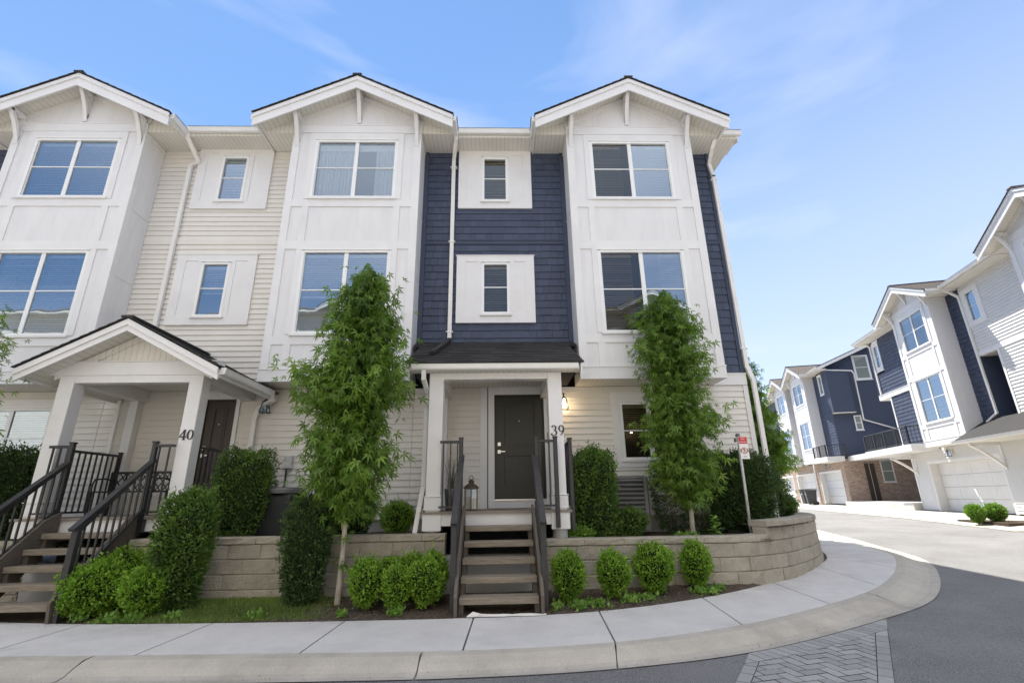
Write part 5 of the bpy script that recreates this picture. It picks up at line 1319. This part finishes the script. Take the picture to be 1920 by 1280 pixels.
m.box(3.78, 4.0, WY-.035, WY+.0, 6.42, 7.92); m.box(4.55, 4.78, WY-.035, WY+.0, 6.42, 7.92); m.box(4.0, 4.55, WY-.035, WY+.0, 7.78, 7.92); m.box(4.0, 4.55, WY-.035, WY+.0, 6.42, 6.58)
m.box(4.74, 4.84, WY-.03, WY+.03, 2.6, 5.28); m.box(-3.2, -3.1, WY-.02, WY+.05, 2.5, 5.0); m.box(-2.75, -2.65, WY-.03, WY+.3, -.42, 2.2)
build_each(m, 'corner_trim', M_trim, B1)
m = MB(); m.box(-4.2, -4.15, WY+.02, 8, 5.0, 8.12); m.box(-3.2, -3.15, WY+.05, 8, 2.3, 5.0); m.box(4.70, 4.74, WY+.03, WY+1.9, 2.6, 5.28); m.box(3.71, 3.75, WY+.03, WY+1.9, 2.6, 5.28); build_each(m, 'side_wall', M_navy, B1)
m = MB(); m.box(-4.2, -3.1, WY, 3, 5.0, 5.02); m.box(3.71, 4.74, WY, WY+1.9, 5.26, 5.29); build_each(m, 'recess_ceiling', M_soffit, B1)
window(B1, -3.65, -3.2, 6.65, 7.85, WY, 'full', False); window(B1, 4.0, 4.55, 6.58, 7.78, WY, 'half', False, muntin=.5)
main_roof(B1, -4.55, 15, WY, depth=12, rmat=M_roofb, ends=(True, False))
m = MB(); gutter_x(m, -4.55, -.8, WY-.65, 8.30); gutter_x(m, 3.7, 6.9, WY-.65, 8.30); build_each(m, 'gutter', M_gutter, B1)
garage(B1, -1.4, 3.1, -.45, 1.58, WY+.33)
# garage-side shed roof
m = MB(); m.prism([(3.0, -.55, 2.22), (3.0, WY, 2.95), (3.0, WY, 2.85), (3.0, -.55, 2.12)], (9, 0, 0)); rf = m.build('porch_roof', M_roofc, B1)
m = MB(); gutter_x(m, 3.0, 12, -.68, 2.2); build_each(m, 'gutter', M_gutter, rf); box('porch_soffit', M_soffit, rf, 3.05, 12, -.5, WY-.02, 2.09, 2.11)
m = MB(); m.mark(); bracket(m, 3.35, WY, -.3, 2.08, 2.08, 1.1, .1); m.mark(); bracket(m, -2.45, WY, -.35, 1.98, 1.98, 1.1, .1); build_each(m, 'bracket', M_trim, B1)
# balcony
m = MB(); m.box(-4.7, -.25, -.42, WY-.03, 2.12, 2.42); m.box(-4.7, -3.2, WY-.03, 3.2, 2.12, 2.42); bal = m.build('balcony', M_white, B1)
railing_box(bal, [(-4.6, 2.6), (-4.6, -.38), (-.35, -.38), (-.12, WY-.1)], 3.22, 2.42)
downspout(B1, [(3.62, .12, 8.2), (3.58, .45, 8.02), (3.72, WY-.05, 7.75), (3.78, WY-.05, 3.1), (3.35, WY-.15, 2.85)], .085); downspout(B1, [(-4.35, .1, 8.2), (-3.9, .5, 8.05), (-3.88, WY-.05, 7.9), (-3.88, WY-.05, 5.3)], .085)
row_frame(-.22)
B2 = thing('townhouse', (-14, WY, -.4), 'far townhouse with a navy gable end above a brick garage level', 'townhouse', 'townhouses across the side street')
EX = -10.7
simple_core(B2, -30, EX-.1, WY+1.0, 11.5)
for c in (-14.2, -18.5): tower(B2, c, 0, up='curtain' if c > -15 else 'left', lo='full', detail=False, rmat=M_roofb)
m = shingles(MB().mark(), -12.76, EX, 2.4, 8.13, WY, [(-11.9, -11.2, 6.55, 8.0)]); m.mark(); m.box(-30, -19.95, WY, WY+.04, 2.4, 8.12, .4); m.mark(); m.box(-17.06, -15.64, WY, WY+.04, 2.4, 8.12, .4)
w_ = build_each(m, 'shingle_wall', M_navy, B2)
# gable end facing the viewer
m = MB(); m.prism([(EX, WY, 2.4), (EX, 11.6, 2.4), (EX, 11.6, 8.2), (EX, 6.1, 10.85), (EX, WY, 8.2)], (.04, 0, 0), .35); m.box(EX+.04, EX+.36, WY-.02, 1.95, 5.2, 8.1, .35); m.build('gable_end', M_navy, B2)
m = MB(); m.box(EX+.02, EX+.37, WY, 1.96, 5.17, 5.2); m.build('overhang_soffit', M_soffit, B2)
def end_window(T, y0, y1, z0, z1, tr=.12, dx=.045):
    x = EX+dx; m = MB(); m.box(x, x+.03, y0, y0+tr, z0, z1); m.box(x, x+.03, y1-tr, y1, z0, z1); m.box(x, x+.03, y0+tr, y1-tr, z1-tr, z1); m.box(x, x+.03, y0+tr, y1-tr, z0, z0+tr); m.box(x, x+.05, y0-.04, y1+.04, z0-.04, z0)
    m.box(x, x+.025, y0+tr, y1-tr, (z0+z1)/2-.02, (z0+z1)/2+.02)
    fr = m.build('window', M_trim, T); m = MB(); m.box(x-.01, x+.004, y0+tr, y1-tr, z0+tr, z1-tr); m.build('pane', M_endglass, fr); return fr
M_endglass = mat('reflective_pane', (.24, .27, .25), .08, .05, 3, spec=.8)
end_window(B2, 2.51, 3.47, 7.32, 9.0); end_window(B2, 1.85, 2.28, 4.05, 5.0, .07); end_window(B2, 2.70, 3.38, .80, 2.14, .06, .065)
window(B2, -11.8, -11.3, 6.65, 7.9, WY, 'full', False, detail=False)
m = MB(); m.box(-11.9, -11.8, WY-.035, WY, 6.55, 8.0); m.box(-11.3, -11.2, WY-.035, WY, 6.55, 8.0); m.box(-11.8, -11.3, WY-.035, WY, 6.55, 6.65); m.box(-11.8, -11.3, WY-.035, WY, 7.9, 8.0); m.build('window_surround', M_trim, B2)
m = MB(); panel(m, -30, EX+.02, -.5, 2.20, WY, [(-15.1, -11.3, -.5, 1.6), (-20.2, -16.2, -.5, 1.6), (-25, -21.2, -.5, 1.6)], .1); m.box(EX+.02, EX+.06, WY-.001, 11.5, -.5, 2.3); m.build('brick_wall', M_brick, B2)
for a, b in ((-15.0, -11.4), (-20.1, -16.3), (-24.9, -21.3)): garage(B2, a, b, -.5, 1.52, WY+.33)
m = MB(); x = EX+.065; m.box(x, x+.03, 1.80, 2.35, -.30, 1.95); d = m.build('front_door', M_doorb, B2); m = MB(); m.box(x+.03, x+.035, 2.05, 2.07, -.3, 1.95); m.build('door_gap', M_trim, d)
main_roof(B2, -30, EX+.5, WY, depth=11.4, rmat=M_roofb, ends=(False, True))
m = MB(); gutter_x(m, -12.9, EX+.5, WY-.65, 8.30); build_each(m, 'gutter', M_gutter, B2)
m = MB(); m.box(EX+.06, -3.3, 1.0, 5.5, 2.12, 2.42); m.build('terrace_slab', M_white, B2)
bal = box('balcony', M_white, B2, -12.6, EX+.5, -.35, WY-.02, 2.12, 2.42); railing_box(bal, [(-12.5, -.3), (EX+.4, -.3), (EX+.4, .9)], 3.15, 2.42)
downspout(B2, [(EX+.45, .15, 8.2), (EX+.3, .4, 8.1), (EX+.42, 2.2, 7.9), (EX+.42, 2.3, 7.7), (EX+.14, 2.36, 4.7), (EX+.14, 4.4, 3.9), (EX+.14, 4.6, 3.8)], .085)
downspout(B2, [(-15.75, .6, 2.2), (-15.75, .6, -.4)], .085)
wall_lantern(-13.1, WY-.01, 1.98, False, 'black lantern on the brick band above the far garage door')
row_frame(-.40); wall_lantern(.5, WY-.02, 1.95, False, 'black lantern above the wide white garage door across the side street')
FRAME = Matrix()
# driveways and entry step
dv = MB(); S = [8-.8*i for i in range(60)]
V = []
for s in S:
    for o_ in (WY+.45, -.4, -1.35, -2.0): x, y = rw(s, o_); V.append((x, y, g(x, y)-.004-(.05 if o_ < -1.9 else 0)))
dv.add(V, [(i*4+j, i*4+j+1, (i+1)*4+j+1, (i+1)*4+j) for i in range(len(S)-1) for j in range(3)]); struct(dv.build('driveway', M_drive))
gv = MB(); V = []
for s in S:
    for o_, h in ((-2.0, -.054), (-2.25, -.085), (-2.5, -.088)): x, y = rw(s, o_); V.append((x, y, g(x, y)+h))
gv.add(V, [(i*3+j, i*3+j+1, (i+1)*3+j+1, (i+1)*3+j) for i in range(len(S)-1) for j in range(2)]); struct(gv.build('gutter_strip', M_curb))
def slab(s0, s1, o0, o1, z0, z1):
    m = MB(); P = [rw(s0, o0), rw(s1, o0), rw(s1, o1), rw(s0, o1)]; m.prism([(p[0], p[1], z0) for p in P], (0, 0, z1-z0)); return m
struct(slab(-10.6, -2.8, .3, 5, -1, -.52).build('entry_landing', M_conc))
struct(slab(4.6, 7.0, -2.0, -.6, -1.1, -.93).build('shrub_bed', M_soil)) 

# wheelie bins
def wheelie_bin(loc, rz, label):
    t = thing('wheelie_bin', (0, 0, 0), label, 'wheeled bin', 'wheeled bins by the far garage')
    m = MB(); b = [(-.22, -.27), (.22, -.27), (.22, .23), (-.22, .23)]; tp = [(-.29, -.36), (.29, -.36), (.29, .34), (-.29, .34)]
    m.add([(x, y, .06) for x, y in b]+[(x, y, .98) for x, y in tp], [(0,3,2,1),(4,5,6,7),(0,1,5,4),(1,2,6,5),(2,3,7,6),(3,0,4,7)]); m.box(-.31, .31, -.38, .36, .98, 1.02); m.build('body', M_bin, t, bevel=.01)
    m = MB(); m.prism([(-.32, -.40, 1.022), (.32, -.40, 1.022), (.32, .36, 1.06), (-.32, .36, 1.06)], (0, 0, .035)); m.build('lid', M_bin, t)
    m = MB(); m.beam((-.25, .40, 1.0), (.25, .40, 1.0), .04, .04); m.build('handle', M_black, t)
    for s in (-1, 1):
        m = MB(); m.tube([(s*.26, .25, .12), (s*.31, .25, .12)], .12, 14); m.build('wheel', M_black, t)
    m = MB(); m.tube([(0, -.335, .72), (0, -.345, .72)], .05, 12); m.build('badge', M_signw, t)
    t.location = loc; t.rotation_euler = (0, 0, rz); return t
b1 = wheelie_bin((0, 0, 0), 0, 'left of the two black wheeled bins in front of the far brick garages')
for o_, (px_, py_), dr in ((b1, rw(-15.5, -.3), .1),): o_.location = (px_, py_, g(px_, py_)); o_.rotation_euler = (0, 0, TH+dr)
x, y = rw(-14.5, -.35); copy_thing(b1, (x, y, g(x, y)), TH-.1, 'right of the two black wheeled bins in front of the far brick garages')

# ================================================================== THE TERRACE BEHIND THE CAMERA (seen in the windows)
FRAME = Matrix.Translation((-3.2, -10.0, 3.2)) @ Matrix.Rotation(math.pi, 4, 'Z')
OP = thing('townhouse', (0, .67, -4.2), 'cream terrace with white bays on the opposite side of the road, mirrored in the windows', 'townhouse')
simple_core(OP, -21, 27, 1.7, 12, -5.2)
for c in (-13.1, -6.8, -.5, 5.8, 12.1, 18.4): tower(OP, c, 0, detail=False, rmat=M_roofb)
m = MB(); panel(m, -22, 28, -5.2, 8.13, WY, (), .04); m.build('siding', mat_lines('cream_siding_lines', (.78, .72, .62), 'Z', .118, .7, .12), OP)
main_roof(OP, -22, 28, WY, depth=11, rmat=M_roofb)
FRAME = Matrix()
